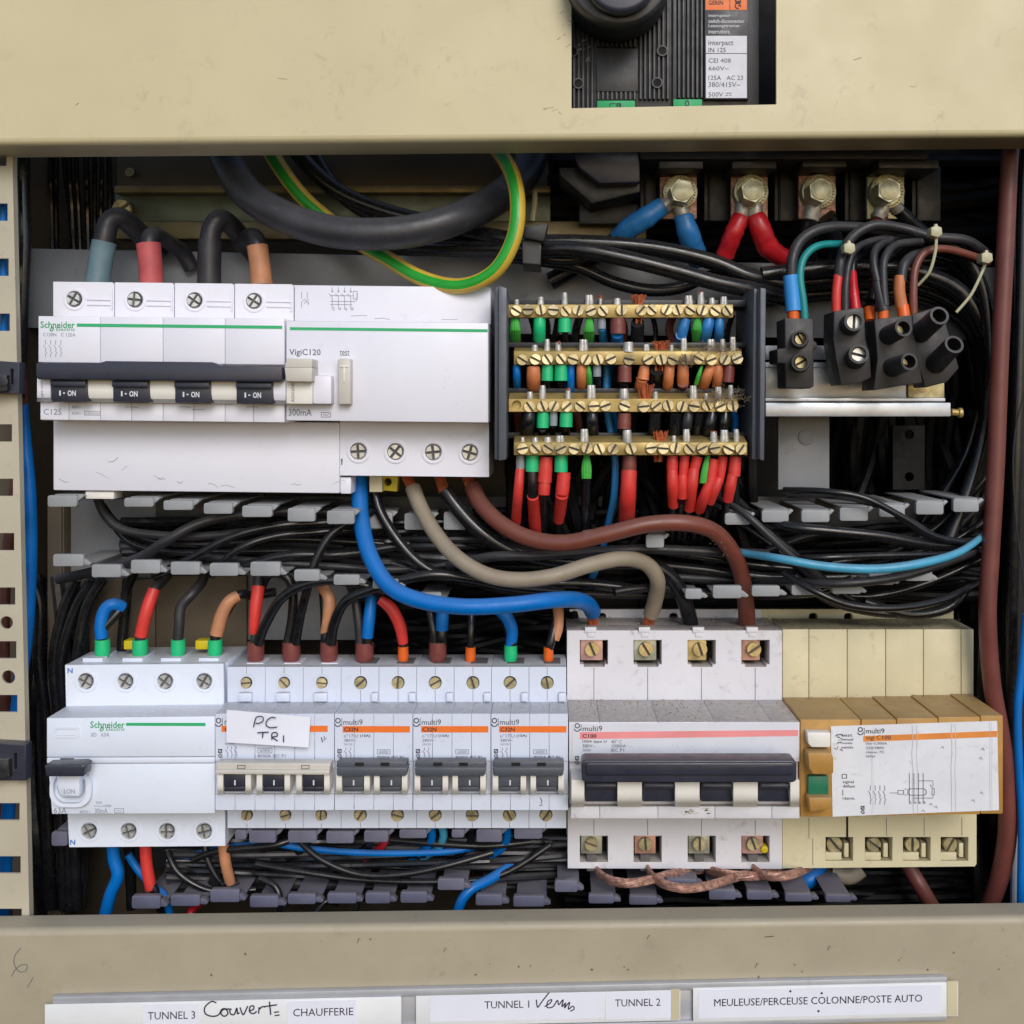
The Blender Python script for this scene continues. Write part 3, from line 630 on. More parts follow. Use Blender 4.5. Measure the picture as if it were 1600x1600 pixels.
# --- generic small breaker
def me_logo(b, x, y, yy, s=1.0):
    b.line(circ(x, y, 3.6*s, 14)+[(x+3.6*s, y)], 1.5*s, yy); b.line([(x-5*s, y+5*s), (x-3*s, y+8*s), (x, y+9*s), (x+3*s, y+8*s), (x+5*s, y+5*s)], 1.5*s, yy, smooth=True)
def mg_logo(b, x, y, yy, s=1.0):
    b.frame(x-2.6*s, y, x+2.6*s, y+5*s, 1.3*s, yy); b.line([(x-2*s, y+5*s), (x+2*s, y)], 1*s, yy); b.line([(x+2.6*s, y+8*s), (x-.5*s, y+6.8*s), (x-3*s, y+9.5*s), (x-.5*s, y+12.5*s), (x+2.8*s, y+12*s), (x+2.8*s, y+9.8*s), (x, y+9.8*s)], 1.4*s, yy)
def small_breaker(n0, n1, t0, t1, poles, label, upx, lowx, three=False):
    br = thing('three_pole_breaker' if three else 'two_pole_breaker', label, 'circuit breaker', ((n0+n1)/2, 1180, 20), None if three else 'small two pole breakers of the lower row')
    P_ = 'mcb_plastic'
    hr = 9.2 if three else 10.2
    np_ = poles*2; 
    xs = [t0+(t1-t0)*i/np_ for i in range(np_+1)]
    for i in range(poles):    # each pole is two half shells of case
        xa, xm, xb = xs[2*i], xs[2*i+1], xs[2*i+2]; cx = upx[i]
        b = MB(); b.plate(rc(xa+.3, 1042, xb-.3, 1097), [circ(cx, 1066.5, hr)], 19, 22, bev=.4); b.build('upper_terminal_cover', P_, br)
        b = MB(); b.plate(rc(xa+.3, 1258, xb-.3, 1294), [circ(lowx[i], 1273, hr)], 19, 22, bev=.4); b.build('lower_terminal_cover', P_, br)
        screw(cx, 1066.5, hr-.9, 20.0, 'slot', mat='brass_screw' if three else 'steel_yellow', parent=br)
        screw(lowx[i], 1273, hr-.9, 20.0, 'slot', mat='brass_screw', parent=br)
        b = MB()
        if three:
            b.ring(cx, 1066.5, 12, 14, 18.7, 19.3); b.ring(lowx[i], 1273, 12, 14, 18.7, 19.3)
        b.line([(cx, 1042.5), (cx, 1055)], .7, 18.95, 1); b.line([(cx, 1078), (cx, 1096)], .7, 18.95, 1); b.line([(lowx[i], 1285), (lowx[i], 1293)], .7, 18.95, 1)
        b.build('joint', [P_, 'groove'], br)
        b = MB(); xt = xb-12 if not three else cx-13
        b.box(xt, 1083, xt+(10 if not three else 21), 1096.5, 16.6, 19.1, yref=16.6); b.build('latch', P_, br, bevel=.3)
    b = MB()
    b.box(t0+.3, 1042, t1-.3, 1294, 22.1, 44, yref=19); b.build('case_rear', P_, br, bevel=.3)
    for i in range(poles):   # wire entries on the top
        k = (D+.030)/(D+.019); cx = VX+(upx[i]+8-VX)*1.0
        b = MB(); b.box(cx-13, 1040.8, cx+13, 1044, 25, 36, yref=19); b.build('wire_entry', 'groove' if not three else 'white_plastic', br)
    m0 = [n0+(n1-n0)*i/np_ for i in range(np_+1)]
    b = MB()
    for i in range(np_): b.box(m0[i]+(.35 if i else .5), 1115, m0[i+1]-(.1 if i < np_-1 else .5), 1189, 0, 30)
    b.build('front_panel', P_, br, bevel=.12, seg=1)
    b = MB()
    for i in range(np_): b.box(m0[i]+(.35 if i else .5), 1241, m0[i+1]-(.1 if i < np_-1 else .5), 1266, 0, 30)
    b.build('lower_panel', P_, br, bevel=.12, seg=1)
    b = MB(); b.box(n0+.5, 1189, n1-.5, 1241, 1.2, 30, yref=0); b.build('case', P_, br)
    pw = (n1-n0)/poles
    togs = []
    if three: togs = [(349, 383), (410, 444), (472, 506)]
    else: togs = [(n0+12, n0+46), (n0+71, n0+105)]
    bar = MB()
    if three:
        bar.prism([(337, 1192), (517, 1193), (515, 1204), (337, 1203)], -9, -3); bar.prism([(337, 1203), (515, 1204), (515, 1211), (335, 1210)], -10.5, -3)
        hd = bar.build('linking_bar', 'beige_plastic', br, bevel=.5)
        b = MB()
        for x in (377, 477): b.frame(x-6, 1196, x+6, 1201, 1.1, -9.15)
        b.build('slot', 'groove', hd)
    else:
        bar.prism([(n0+4, 1190), (n0+114, 1190), (n0+113, 1200), (n0+3, 1200)], -8, -2); bar.prism([(n0+3, 1200), (n0+115, 1200), (n0+112, 1213), (n0+4, 1213)], -10.5, -3)
        hd = bar.build('linking_bar', 'handle_grey', br, bevel=.6)
        b = MB(); b.rect(n0+32, 1191.5, n0+46, 1199, -8.1); b.rect(n0+72, 1191.5, n0+86, 1199, -8.1); b.build('slot', 'void', hd)
    for xa, xb in togs:
        b = MB(); b.prism([(xa, 1209), (xb, 1209), (xb, 1229), (xa, 1229)], -7.5, 1); b.prism([(xa, 1229), (xb, 1229), (xb-1, 1237), (xa+1, 1237)], -6, 1); b.build('toggle', 'handle_dark' if three else 'handle_grey', hd, bevel=.4)
        t = MB(); xm = (xa+xb)/2+1; t.line([(xm, 1219), (xm, 1227)], 2.2, -7.7); t.build('mark', 'ink_white', hd)
        for g0, g1 in ((xa-9, xa-.5), (xb+.5, xb+9)): guard(g0, g1, 1210, 1242, -8.2, br, 'cream_plastic')
    b = MB(); o = MB(); x = n0+7
    me_logo(b, x-1.5, 1126, -.12); b.line([(n0+11.5, 1122), (n0+11.5, 1135)], .8, -.12)
    mg_logo(b, n0+8, 1171, -.12)
    if not three:
        b.text('multi9', n0+14, 1124, n0+44, 1132.5, -.12); b.text('C32N', n0+15, 1136.5, n0+37, 1143, -.22, bold=.02)
        o.rect(n0+13, 1134.5, n0+118, 1144.5, -.12)
        b.text('(15A)', n0+40, 1147.5, n0+56, 1152.5, -.12, bold=.015)
        b.text('8000A IEC P1', n0+67, 1181, n0+108, 1186, -.12)
    else:
        b.text('m', n0+15, 1126, n0+23, 1132.5, -.12); b.text('C', 351, 1136, 358, 1143, -.22, bold=.02); o.rect(346, 1134, 512, 1143.5, -.12)
        for xx in (352, 415, 475): b.text('BAIN', xx, 1188, xx+14, 1190.5, -.12)
        b.line([(502, 1152), (504, 1160)], 1.4, -.12); b.line([(507, 1150), (506, 1158), (510, 1153)], 1.2, -.12)
    b.build('lettering', 'ink_dark', br); o.build('colour_band', 'band_orange', br)
    g = MB()
    if not three:
        g.text('n°17·U', n0+15, 1147, n0+37, 1152.5, -.12); g.text('380V~', n0+15, 1154.5, n0+34, 1159, -.12); g.text('20125', n0+15, 1161.5, n0+28, 1164.5, -.12)
        g.frame(n0+67, 1171.5, n0+87, 1178, .8, -.12); g.text('6000', n0+70, 1172.8, n0+84, 1176.8, -.12); poles_symbol(g, n0+18, 1168, 2, 7, 17, -.12)
    else:
        g.frame(403, 1169, 425, 1176.5, .8, -.12); g.text('6000', 406, 1170.5, 422, 1175, -.12); g.text('- 8000A IEC P1', 398, 1178.5, 446, 1183.5, -.12); poles_symbol(g, 355, 1166, 3, 7, 18, -.12); g.text('20140', 351, 1161, 366, 1163.5, -.12)
    g.build('fine_lettering', 'ink_slate', br)
    return br
small_breaker(336, 522.5, 355, 533, 3, 'grey three pole breaker behind the handwritten PC TRI paper, with beige linking bar', (385, 444, 503), (386, 446, 502), three=True)
small_breaker(522.5, 645, 533, 651, 2, 'small C32N breaker with orange band, right beside the beige barred three pole breaker', (563.5, 622), (563, 621))
small_breaker(645, 767, 651, 768, 2, 'small C32N breaker with orange band, the middle of the three two pole ones', (680, 739), (680, 738))
b3 = small_breaker(767, 888, 768, 885, 2, 'small C32N breaker with orange band, pushed against the large breaker with the pink band', (797, 855), (796, 853))
b = MB(); b.line([(844, 1246), (847, 1252), (845, 1256)], 1.2, -.15); b.line([(843, 1259), (848, 1257.5)], 1, -.15); b.build('pen_mark', 'ink_dark', b3)
# paper note
pn = MB(); vs = []
for j in range(5):
    for i in range(9):
        u, v = i/8, j/4; x = 354+131*u-3*v*u; y = 1109+11*u+(51-3*u)*v
        z = -2.2-.5*math.sin(u*math.pi)-1.2*v-.9*u*v*v
        vs.append(P(x, y, z))
n_ = len(vs); vs2 = vs+[v+Vector((0, .00015, 0)) for v in vs]
F = [(j*9+i, (j+1)*9+i, (j+1)*9+i+1, j*9+i+1) for j in range(4) for i in range(8)]
F += [tuple(q+n_ for q in reversed(f_)) for f_ in F]
rim = [i for i in range(9)]+[j*9+8 for j in range(1, 5)]+[36+i for i in range(7, -1, -1)]+[j*9 for j in range(3, 0, -1)]
F += [(rim[k], rim[(k+1) % len(rim)], rim[(k+1) % len(rim)]+n_, rim[k]+n_) for k in range(len(rim))]
pn.add(vs2, F); note = pn.build('paper_note', 'paper', label='white paper note handwritten PC TRI taped on the three pole breaker', cat='note')
b = MB(); yy = -4.9
b.line([(396, 1136), (399, 1124), (402, 1120), (410, 1120), (411, 1126), (405, 1130), (399, 1130)], 1.7, yy, smooth=True)
b.line([(431, 1122), (424, 1121), (417, 1126), (416, 1133), (422, 1137), (433, 1136)], 1.7, yy, smooth=True)
b.line([(402, 1145), (420, 1144)], 1.7, yy); b.line([(411, 1144), (410, 1153)], 1.7, yy)
b.line([(425, 1156), (425, 1146), (432, 1145), (433, 1150), (426, 1152), (434, 1158)], 1.7, yy, smooth=True); b.line([(443, 1149), (443, 1160)], 1.7, yy)
b.build('handwriting', 'ink_pen', note)
# --- large four pole breaker
lb = thing('large_four_pole_breaker', 'dusty grey four pole breaker with pink band reading C100 and a long dark handle', 'circuit breaker', (1060, 1180, 30))
Yt = 36
def notch(x, y0, y1, down):   # opening with a throat to the edge
    return [(x, y0), (x+44, y0), (x+44, y1-4), (x+39, y1-4), (x+39, y1), (x+6, y1), (x+6, y1-4), (x, y1-4)]
xo = [906, 990, 1074.5, 1158.5]
b = MB(); b.plate([(886, 985), (1222, 985), (1222, 1098), (886, 1098)], [notch(x, 1000, 1042, 1) for x in xo], Yt, Yt+13, bev=.5); b.build('upper_terminal_cover', 'c_plastic', lb)
b = MB(); b.plate([(887, 1262), (1222, 1262), (1222, 1358), (887, 1357)], [[(x, 1306), (x+44, 1306), (x+44, 1347), (x+30, 1347), (x+28, 1347), (x+12, 1347), (x, 1347)] for x in xo], Yt, Yt+13, bev=.5); b.build('lower_terminal_cover', 'c_plastic', lb)
b = MB(); b.box(886, 987, 1222, 1356, Yt+13.1, 76, yref=Yt); b.build('case_rear', 'c_plastic', lb, bevel=.5)
b = MB(); b.box(888, 1040, 1221, 1300, Yt+.2, Yt+13, yref=Yt); 
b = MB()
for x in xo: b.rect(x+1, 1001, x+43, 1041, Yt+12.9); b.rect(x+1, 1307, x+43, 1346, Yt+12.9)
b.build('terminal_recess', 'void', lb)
b = MB()
for x in (928, 1012, 1096, 1180): b.line([(x, 1043), (x, 1097)], .9, Yt-.08); b.line([(x, 1280), (x, 1305)], .9, Yt-.08)
b.build('pole_joint', 'groove', lb)
cm = ['clamp_pink', 'clamp_grey', 'clamp_gold', 'clamp_rose']
for i, x in enumerate(xo):
    b = MB(); w0 = 36 if i < 2 else 30
    b.box(x+1, 996+(2 if i == 0 else 0), x+w0, 1033, Yt+2.5, Yt+12, yref=Yt+1); b.build('clamp', cm[i], lb, bevel=.4); screw(x+19, 1014, 12, Yt+1.6, 'slot', mat='clamp_gold', parent=lb)
    b = MB(); b.box(x+2, 1303, x+35, 1336, Yt+2.5, Yt+12, yref=Yt+1); b.build('clamp', ['clamp_grey', 'clamp_rose', 'clamp_grey', 'clamp_pink'][i], lb, bevel=.4); screw(x+18, 1318, 11, Yt+1.6, 'slot', mat='steel_yellow', parent=lb)
    b = MB(); b.box(x+8, 980, x+26, 989, Yt-1, Yt+3, yref=Yt-1); b.box(x+12, 989, x+24, 996, Yt-.6, Yt+3, yref=Yt-1); b.build('guide', 'c_plastic', lb, bevel=.3)
    b = MB(); b.box(x+11, 1337, x+26, 1362, Yt+.5, Yt+9, yref=Yt); b.build('guide', 'groove', lb, bevel=.2)
b = MB(); b.cyl(1195, 1328, 6, Yt+1, Yt+6); b.build('yellow_cap', 'tag_yellow', lb, bevel=.8)
pj = [889, 937, 1028, 1117, 1206, 1250]
b = MB()
for i in range(5): b.box(pj[i]+(.4 if i else 0), 1128, pj[i+1]-(.2 if i < 4 else .6), 1190, 0, Yt+2)
b.build('case', 'c_plastic', lb, bevel=.25); b = MB()
for i in range(5): b.box(pj[i]+(.4 if i else 3), 1260, pj[i+1]-(.2 if i < 4 else .6), 1279, 0, Yt+2)
b.build('lower_panel', 'c_plastic', lb, bevel=.25)
b = MB(); b.box(890, 1190, 1249, 1260, 3, Yt+2, yref=0); b.build('case_middle', 'c_plastic', lb)
b = MB(); b.prism([(894, 1131), (1247, 1129), (1248, 1184), (898, 1190), (895, 1180)], -.25, .02); b.build('label_sheet', 'label_white', lb)
b = MB(); b.prism([(906, 1144), (1247, 1140.5), (1247, 1150), (906, 1155)], -.33, -.2); b.build('colour_band', 'band_pink', lb)
hb = MB(); hb.prism(rrc(909, 1188, 1245, 1223, 7, 5), -19, -9); hb.prism(rrc(915, 1190, 1240, 1210, 5, 4), -20.5, -19, yref=-19); hd = hb.build('linked_handle', 'handle_dark', lb, bevel=1.6, seg=3)
for xa, xb in ((914, 964), (1004, 1054), (1095, 1145), (1185, 1234)):
    b = MB(); b.box(xa, 1218, xb, 1253, -8, 3.2, yref=-8); b.box(xa+1, 1222, xb-1, 1230, -11, -8, yref=-8); b.build('toggle', 'handle_dark', hd, bevel=.6)
for xa, xb in ((893, 913), (965, 1003), (1055, 1093), (1146, 1184), (1235, 1249)): guard(xa, xb, 1219, 1261, -12, lb, 'cream_plastic')
b = MB(); yy = -.4
me_logo(b, 902, 1134, yy, .95); b.line([(908, 1131), (908, 1142)], .8, yy); b.text('multi9', 910.5, 1134, 941, 1142.5, yy); b.text('C100', 910, 1147, 932, 1153, yy, bold=.025); b.text('100A type U', 910, 1156.5, 948, 1161.5, yy, bold=.006); mg_logo(b, 901.5, 1182, yy, .95)
b.build('lettering', 'ink_dark', lb)
b = MB(); b.text('40° C', 955, 1156, 972, 1161.5, yy); b.text('380V~', 910, 1163, 930, 1168, yy); b.text('10000A', 956, 1163, 978, 1168, yy); b.text('IEC P1', 955, 1169.5, 975, 1174.5, yy); b.text('20450', 910, 1170.5, 923, 1174, yy); poles_symbol(b, 913, 1178, 4, 7.5, 13, yy)
b.build('fine_lettering', 'ink_slate', lb)
b = MB(); 
for i in range(26):
    x = 1062+random.uniform(0, 46); y = 1266+random.uniform(0, 8)-(x-1062)*.05; b.line([(x, y), (x+random.uniform(3, 9), y-random.uniform(-1, 2))], random.uniform(.8, 2.2), -.1)
b.build('grime_mark', 'ink_slate' if False else 'beige_plastic', lb)
# --- yellowed residual block
yb = thing('yellowed_residual_block', 'yellowed residual current block with ochre front and white label reading vigi C100', 'circuit breaker', (1390, 1180, 30))
xs = [1222.6, 1264, 1324, 1384, 1443, 1502, 1522]
b = MB()
for i in range(6): b.box(xs[i]+.35, 983, xs[i+1]-.35, 1098, Yt, 62)
b.build('case_upper', 'yellow_plastic', yb, bevel=.5)
xo2 = [1290, 1351.5, 1411, 1470]
b = MB(); b.plate([(1222.6, 1262), (1526, 1262), (1526, 1350), (1523, 1354), (1222.6, 1357)], [rc(x, 1308, x+43, 1345) for x in xo2], Yt, Yt+11, bev=.5); b.build('lower_terminal_cover', 'yellow_plastic', yb)
b = MB(); b.box(1222.6, 1262, 1525, 1354, Yt+11.1, 66, yref=Yt); b.build('case_rear', 'yellow_plastic', yb)
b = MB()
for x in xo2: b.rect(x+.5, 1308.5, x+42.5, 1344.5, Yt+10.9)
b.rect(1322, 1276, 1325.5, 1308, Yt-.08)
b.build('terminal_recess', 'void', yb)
b = MB()
for x in (1385, 1444, 1503): b.line([(x, 1278), (x, 1306)], .9, Yt-.08)
b.line([(1264, 1278), (1264, 1310), (1270, 1311), (1270, 1352)], .9, Yt-.08); b.build('pole_joint', 'groove', yb)
for i, x in enumerate(xo2):
    screw(x+13, 1318, 12 if i else 13, Yt+3, 'slot', ang=(50, 35, 90, 120)[i], mat='steel_yellow', parent=yb)
    b = MB(); b.box(x+1, 1333, x+26, 1345, Yt+1, Yt+8, yref=Yt); b.box(x+31, 1320, x+38, 1342, Yt+2, Yt+8, yref=Yt); b.build('guide', 'yellow_plastic', yb, bevel=.3)
b = MB(); b.prism([(1250.6, 1124), (1345, 1124), (1345, 1276), (1250.6, 1277)], 0, Yt+2); b.build('case_left', 'ochre_plastic', yb, bevel=.6)
b = MB()
px_ = [1345.6, 1401, 1466, 1532, 1568]
for i in range(4): b.box(px_[i]+.2, 1124-6*(i/3), px_[i+1]-.3, 1275-3*i/3, 0, Yt+2)
b.build('case', 'ochre_plastic', yb, bevel=.6)
b = MB(); b.prism([(1298, 1135), (1558, 1126.5), (1561, 1266), (1301, 1276)], -.3, .02); b.build('label_sheet', 'label_old', yb)
b = MB(); b.prism([(1349, 1150), (1558, 1142), (1558, 1151.5), (1349, 1159)], -.4, -.25); b.build('colour_band', 'tape_orange', yb)
b = MB(); b.prism([(1261, 1144), (1298, 1145), (1298, 1168), (1268, 1168), (1263, 1162)], -5, .1); b.build('test_button', 'cream_plastic', yb, bevel=.6)
b = MB(); b.prism([(1262, 1176), (1300, 1176), (1303, 1186), (1303, 1210), (1270, 1211), (1264, 1200)], -8, .1); b.build('toggle', 'ochre_plastic', yb, bevel=1.0)
b = MB(); b.box(1263, 1213, 1295, 1242, -3, .1); b.build('reset_button', 'button_green', yb, bevel=.6)
b = MB(); b.prism([(1263, 1246), (1301, 1246), (1301, 1264), (1266, 1270)], -7, .1); b.build('toggle_base', 'ochre_plastic', yb, bevel=1.0)
b = MB(); yy = -.5
me_logo(b, 1344.5, 1140, yy, .9); b.line([(1350.5, 1137), (1350.5, 1149)], .8, yy); b.text('multi9', 1353, 1138, 1382, 1146, yy); b.text('vigi C100', 1353, 1149, 1392, 1157.5, yy); mg_logo(b, 1348, 1260, yy, .9)
for i, t in enumerate(('test', 'mensuel', 'monthly', 'mensile')): b.text(t, 1315, 1147+i*6.2, 1332+(i % 2), 1151+i*6.2, yy)
b.frame(1316, 1210, 1323, 1216, .9, yy); b.text('signal', 1317, 1219.5, 1334, 1225, yy); b.text('défaut', 1317, 1226, 1336, 1230.5, yy); b.line([(1317, 1234), (1317, 1243)], .9, yy); b.text('réarm.', 1317, 1245, 1336, 1249.5, yy)
b.build('lettering', 'ink_dark', yb)
b = MB(); b.text('I∆n 0,300A', 1353, 1159.5, 1386, 1164, yy); b.text('220/380V', 1353, 1166.5, 1382, 1170.5, yy); b.text('classe 72', 1353, 1173, 1381, 1177, yy); b.text('26961', 1353, 1180, 1367, 1183.5, yy)
poles_symbol(b, 1360, 1227, 4, 7.5, 30, yy)
for i in range(4):
    x = 1421+i*7.2; b.line([(x, 1208), (x, 1256)], .9, yy); b.text('2468'[i], x+1, 1252, x+3.5, 1256, yy)
b.plate(rrc(1418, 1232, 1448, 1243, 5), [rrc(1419, 1233, 1447, 1242, 4.5)], -.5, -.45); b.frame(1403, 1235, 1412, 1241, .9, yy); b.line([(1413, 1233), (1418, 1233)], .8, yy); b.line([(1413, 1242), (1418, 1242)], .8, yy); b.line([(1390, 1239), (1403, 1239)], .8, yy)
b.line([(1435, 1220), (1458, 1220), (1458, 1228)], .9, yy); b.line([(1429, 1247), (1458, 1247), (1458, 1242)], .9, yy); b.frame(1456.5, 1232, 1460, 1242, .8, yy); b.line([(1453, 1226), (1458, 1231)], .8, yy)
b.build('circuit_diagram', 'ink_slate', yb)
b = MB()
for x, w_, y0, y1 in ((1426, 7, 1133, 1272), (1487, 6, 1131, 1270), (1547, 3, 1129, 1267), (1362, 2, 1150, 1272)):
    p_ = [(x+random.uniform(-1, 1)-k*.4*0+(k-3)*.2, y0+(y1-y0)*k/6) for k in range(7)]
    b.line(p_, w_*.16, -.46); b.line([(q[0]+w_, q[1]) for q in p_], w_*.1, -.46)
b.build('label_crease', 'seam', yb)
b = MB()
for k in range(9):
    x = 1308+random.gauss(0, 3); y = 1160+random.uniform(-14, 14); b.line([(x, y), (x+random.uniform(1, 5), y+random.uniform(-3, 3)), (x+random.uniform(4, 9), y+random.uniform(-4, 5))], random.uniform(.6, 1.6), -.48)
for x, y in ((1530, 1186), (1531, 1240), (1518, 1252), (1470, 1169), (1452, 1258), (1460, 1262), (1440, 1268), (1533, 1172)):
    b.line([(x, y), (x+3, y-3), (x+5, y+1)], .9, -.48)
b.build('scuff_marks', 'ink_slate', yb)
b = MB()
for k in range(14):
    x = 905+random.uniform(0, 330); y = 1160+random.uniform(-12, 22); b.line([(x, y), (x+random.uniform(2, 12), y+random.uniform(-7, 7))], random.uniform(.5, .9), -.36)
b.build('scuff_marks', 'seam', lb)
# strip behind large breakers (upper edges of the rail clips)
for (xa, xb, mt, lbn) in ((890, 1190, 'c_plastic', 'pale grey rear ledge with keyhole slots behind the large C100 breaker'), (1190, 1490, 'yellow_plastic', 'yellowed rear ledge with keyhole slots behind the ochre block')):
    b = MB(); hs = []
    for x in ((940, 1054-2, 1206) if xa < 1000 else (1270, 1325, 1440)):
        if xa < x < xb: hs.append(rrc(x-6, 958, x+7, 978, 5))
    b.plate(rc(xa, 952, xb, 990), hs, 70, 74, bev=.5); b.build('rear_ledge', mt, label=lbn, cat='ledge')
random.seed(5)
b = MB()
for (x, y) in ((150, 738), (240, 742), (247, 748), (277, 752), (325, 757), (345, 760), (190, 735), (455, 757), (520, 757), (170, 722), (92, 748)):
    p_ = [(x, y)]
    for k in range(3): p_.append((p_[-1][0]+random.uniform(2, 8), p_[-1][1]+random.uniform(-4, 4)))
    b.line(p_, random.uniform(.5, .9), 17.85)
b.build('scuff_marks', 'ink_grey', vg)
b = MB()
for (x, y, Y) in ((585, 498, -.1), (548, 494, -.1), (690, 499, -.1), (300, 640, -.15), (280, 636, -.15), (385, 636, -.15), (196, 636, -.15)):
    b.line([(x, y), (x+random.uniform(6, 16), y+random.uniform(-1, 1)), (x+random.uniform(18, 26), y+random.uniform(-1, 2))], .8, Y)
b.build('scuff_marks', 'ink_grey', vg)
def crumbs(label, pts, rmin, rmax, mat, name='dust_crumbs'):
    b = MB()
    for (x, y, Y) in pts:
        r_ = random.uniform(rmin, rmax); c = P(x, y, Y); R_ = RP(r_, Y)
        v = [c+Vector([random.uniform(.4, 1)*q*R_ for q in d]) for d in ((1, 0, 0), (-1, 0, 0), (0, 1, 0), (0, -1, 0), (0, 0, .6), (0, 0, -.6))]
        b.add(v, [(0, 2, 4), (2, 1, 4), (1, 3, 4), (3, 0, 4), (2, 0, 5), (1, 2, 5), (3, 1, 5), (0, 3, 5)])
    b.build(name, mat, label=label, cat='crumbs', kind='stuff')
def ledge(x0, x1, y, Y0, Y1, n, edge=.65):
    # points on a level ledge whose front edge (depth Y0) shows at pixel row y
    o = []
    for _ in range(n):
        Y = Y1-abs(random.gauss(0, .22))*(Y1-Y0) if random.random() < edge else random.uniform(Y0, Y1)
        Y = max(Y0+.5, min(Y1-.4, Y)); k = (D+Y0*.001)/(D+Y*.001); o.append((random.uniform(x0, x1), VY+(y-VY)*k-.7, Y))
    return o
crumbs('pale crumbs of plaster and dust on the ledge of the large C100 breaker', ledge(892, 1246, 1128, 0, 36, 120), .7, 2.2, 'crumb')
crumbs('brown dirt crumbs on the ledge of the large C100 breaker', ledge(892, 1100, 1128, 0, 36, 90, .3), .6, 1.6, 'crumb_dark')
crumbs('crumbs in the corner of the ledge of the yellowed block', ledge(1256, 1556, 1120, 0, 36, 90, .8), .7, 2.0, 'crumb')
crumbs('crumbs on the ledges of the small breakers', ledge(342, 886, 1115, 0, 19, 110, .8), .6, 1.7, 'crumb')
crumbs('few pale crumbs stuck on the thick brown cable', [(x+random.gauss(0, 4), y+random.gauss(0, 3), Y) for (x, y, Y) in ((1075, 820, 8), (1085, 811, 9), (1110, 832, 12), (1116, 845, 15), (1122, 850, 15), (1130, 856, 17), (1134, 862, 18), (1127, 832, 14), (1128, 845, 15), (1137, 866, 19)) for _ in range(2)], .9, 2.0, 'crumb')
crumbs('crumbs on the top of the large breaker around the cable ends', ledge(890, 1218, 985, 36, 74, 130, .1), .7, 2.2, 'crumb')
crumbs('brown crumbs on the top of the large breaker and the yellowed block', ledge(1100, 1500, 983, 36, 60, 120, .1), .7, 2.0, 'crumb_dark')
# ================================================================ DUCTS
def duct(name, label, wt, wall_tabs, back_rng, mat, basey, yt=18, yb_=66):
    yt0 = yt
    d = thing(name, label, 'cable duct', (back_rng[0]+200, basey[0], yb_))
    b = MB(); b.box(back_rng[0], basey[0], back_rng[1], basey[1], yb_, yb_+2, yref=yt); b.build('base', 'black_plastic', d)
    for tabs in wall_tabs:
        for (x0, y0, x1, y1, up_) in tabs:
            b = MB(); yt = yt0+(24 if up_ == 2 else 0)
            j = random.uniform(-1.2, 1.2)
            if up_:    # finger of the upper wall, tip folded down
                b.box(x0+5, y0-1, x1+4, y0+2, yt+3.3, yb_, yref=yt); b.prism(rrc(x0+j, y0, x1+j, y1, 3.5, 3), yt, yt+3.2); b.prism([(x1+j-2, y0+2), (x1+5, y0-2), (x1+9, y0+1), (x1+4, y0+6), (x1+j-2, y0+10)], yt+.8, yt+5, yref=yt)
            else:
                b.box(x0+5, y1-3, x1+4, y1, yt+3.3, yb_, yref=yt); b.prism(rrc(x0+j, y0, x1+j, y1, 3.5, 3), yt, yt+3.2); b.prism([(x1+j-2, y0+6), (x1+5, y1-9), (x1+11, y1-4), (x1+8, y1-1), (x1+j-2, y1-2)], yt+.8, yt+5, yref=yt)
            b.build('duct_finger', mat, d, bevel=.35)
T1 = [(75, 774, 121, 792, 1), (194, 778, 240, 792, 1), (256, 782, 302, 797, 1), (317, 786, 362, 803, 1), (378, 790, 425, 808, 1), (449, 794, 492, 815, 1), (510, 798, 553, 819, 1), (570, 800, 612, 826, 2), (632, 802, 676, 828, 2), (694, 800, 730, 828, 2)]
T1 += [(1010, 835, 1038, 856, 1), (1132, 802, 1172, 820, 1), (1190, 797, 1232, 816, 1), (1252, 797, 1296, 816, 1), (1313, 793, 1357, 814, 1), (1374, 788, 1414, 808, 1), (1431, 783, 1474, 804, 1), (1490, 780, 1530, 800, 1)]
T2 = [(82, 866, 130, 885, 0), (144, 882, 190, 902, 0), (204, 875, 250, 896, 0), (266, 878, 312, 898, 0), (328, 880, 373, 900, 0), (390, 878, 437, 900, 0), (460, 890, 500, 908, 0), (520, 898, 561, 914, 0), (582, 905, 622, 920, 0), (644, 926, 690, 942, 0), (1070, 920, 1096, 936, 0), (1115, 915, 1160, 935, 0), (1176, 915, 1220, 932, 0), (1238, 914, 1278, 930, 0), (1300, 912, 1345, 928, 0), (1357, 896, 1396, 914, 0), (1414, 890, 1456, 908, 0)]
duct('middle_cable_duct', 'grey slotted cable duct with folded finger tips between the two breaker rows', None, [T1, T2], (180, 1540), 'duct_grey', (790, 905), yt=16)
T3 = [(80, 1300, 105, 1322, 1), (366, 1297, 384, 1312, 1), (390, 1298, 432, 1317, 1), (449, 1298, 494, 1317, 1), (509, 1299, 552, 1318, 1), (569, 1298, 607, 1316, 1), (623, 1296, 666, 1310, 1), (705, 1296, 725, 1309, 1), (744, 1296, 784, 1316, 1), (803, 1294, 847, 1311, 1)]
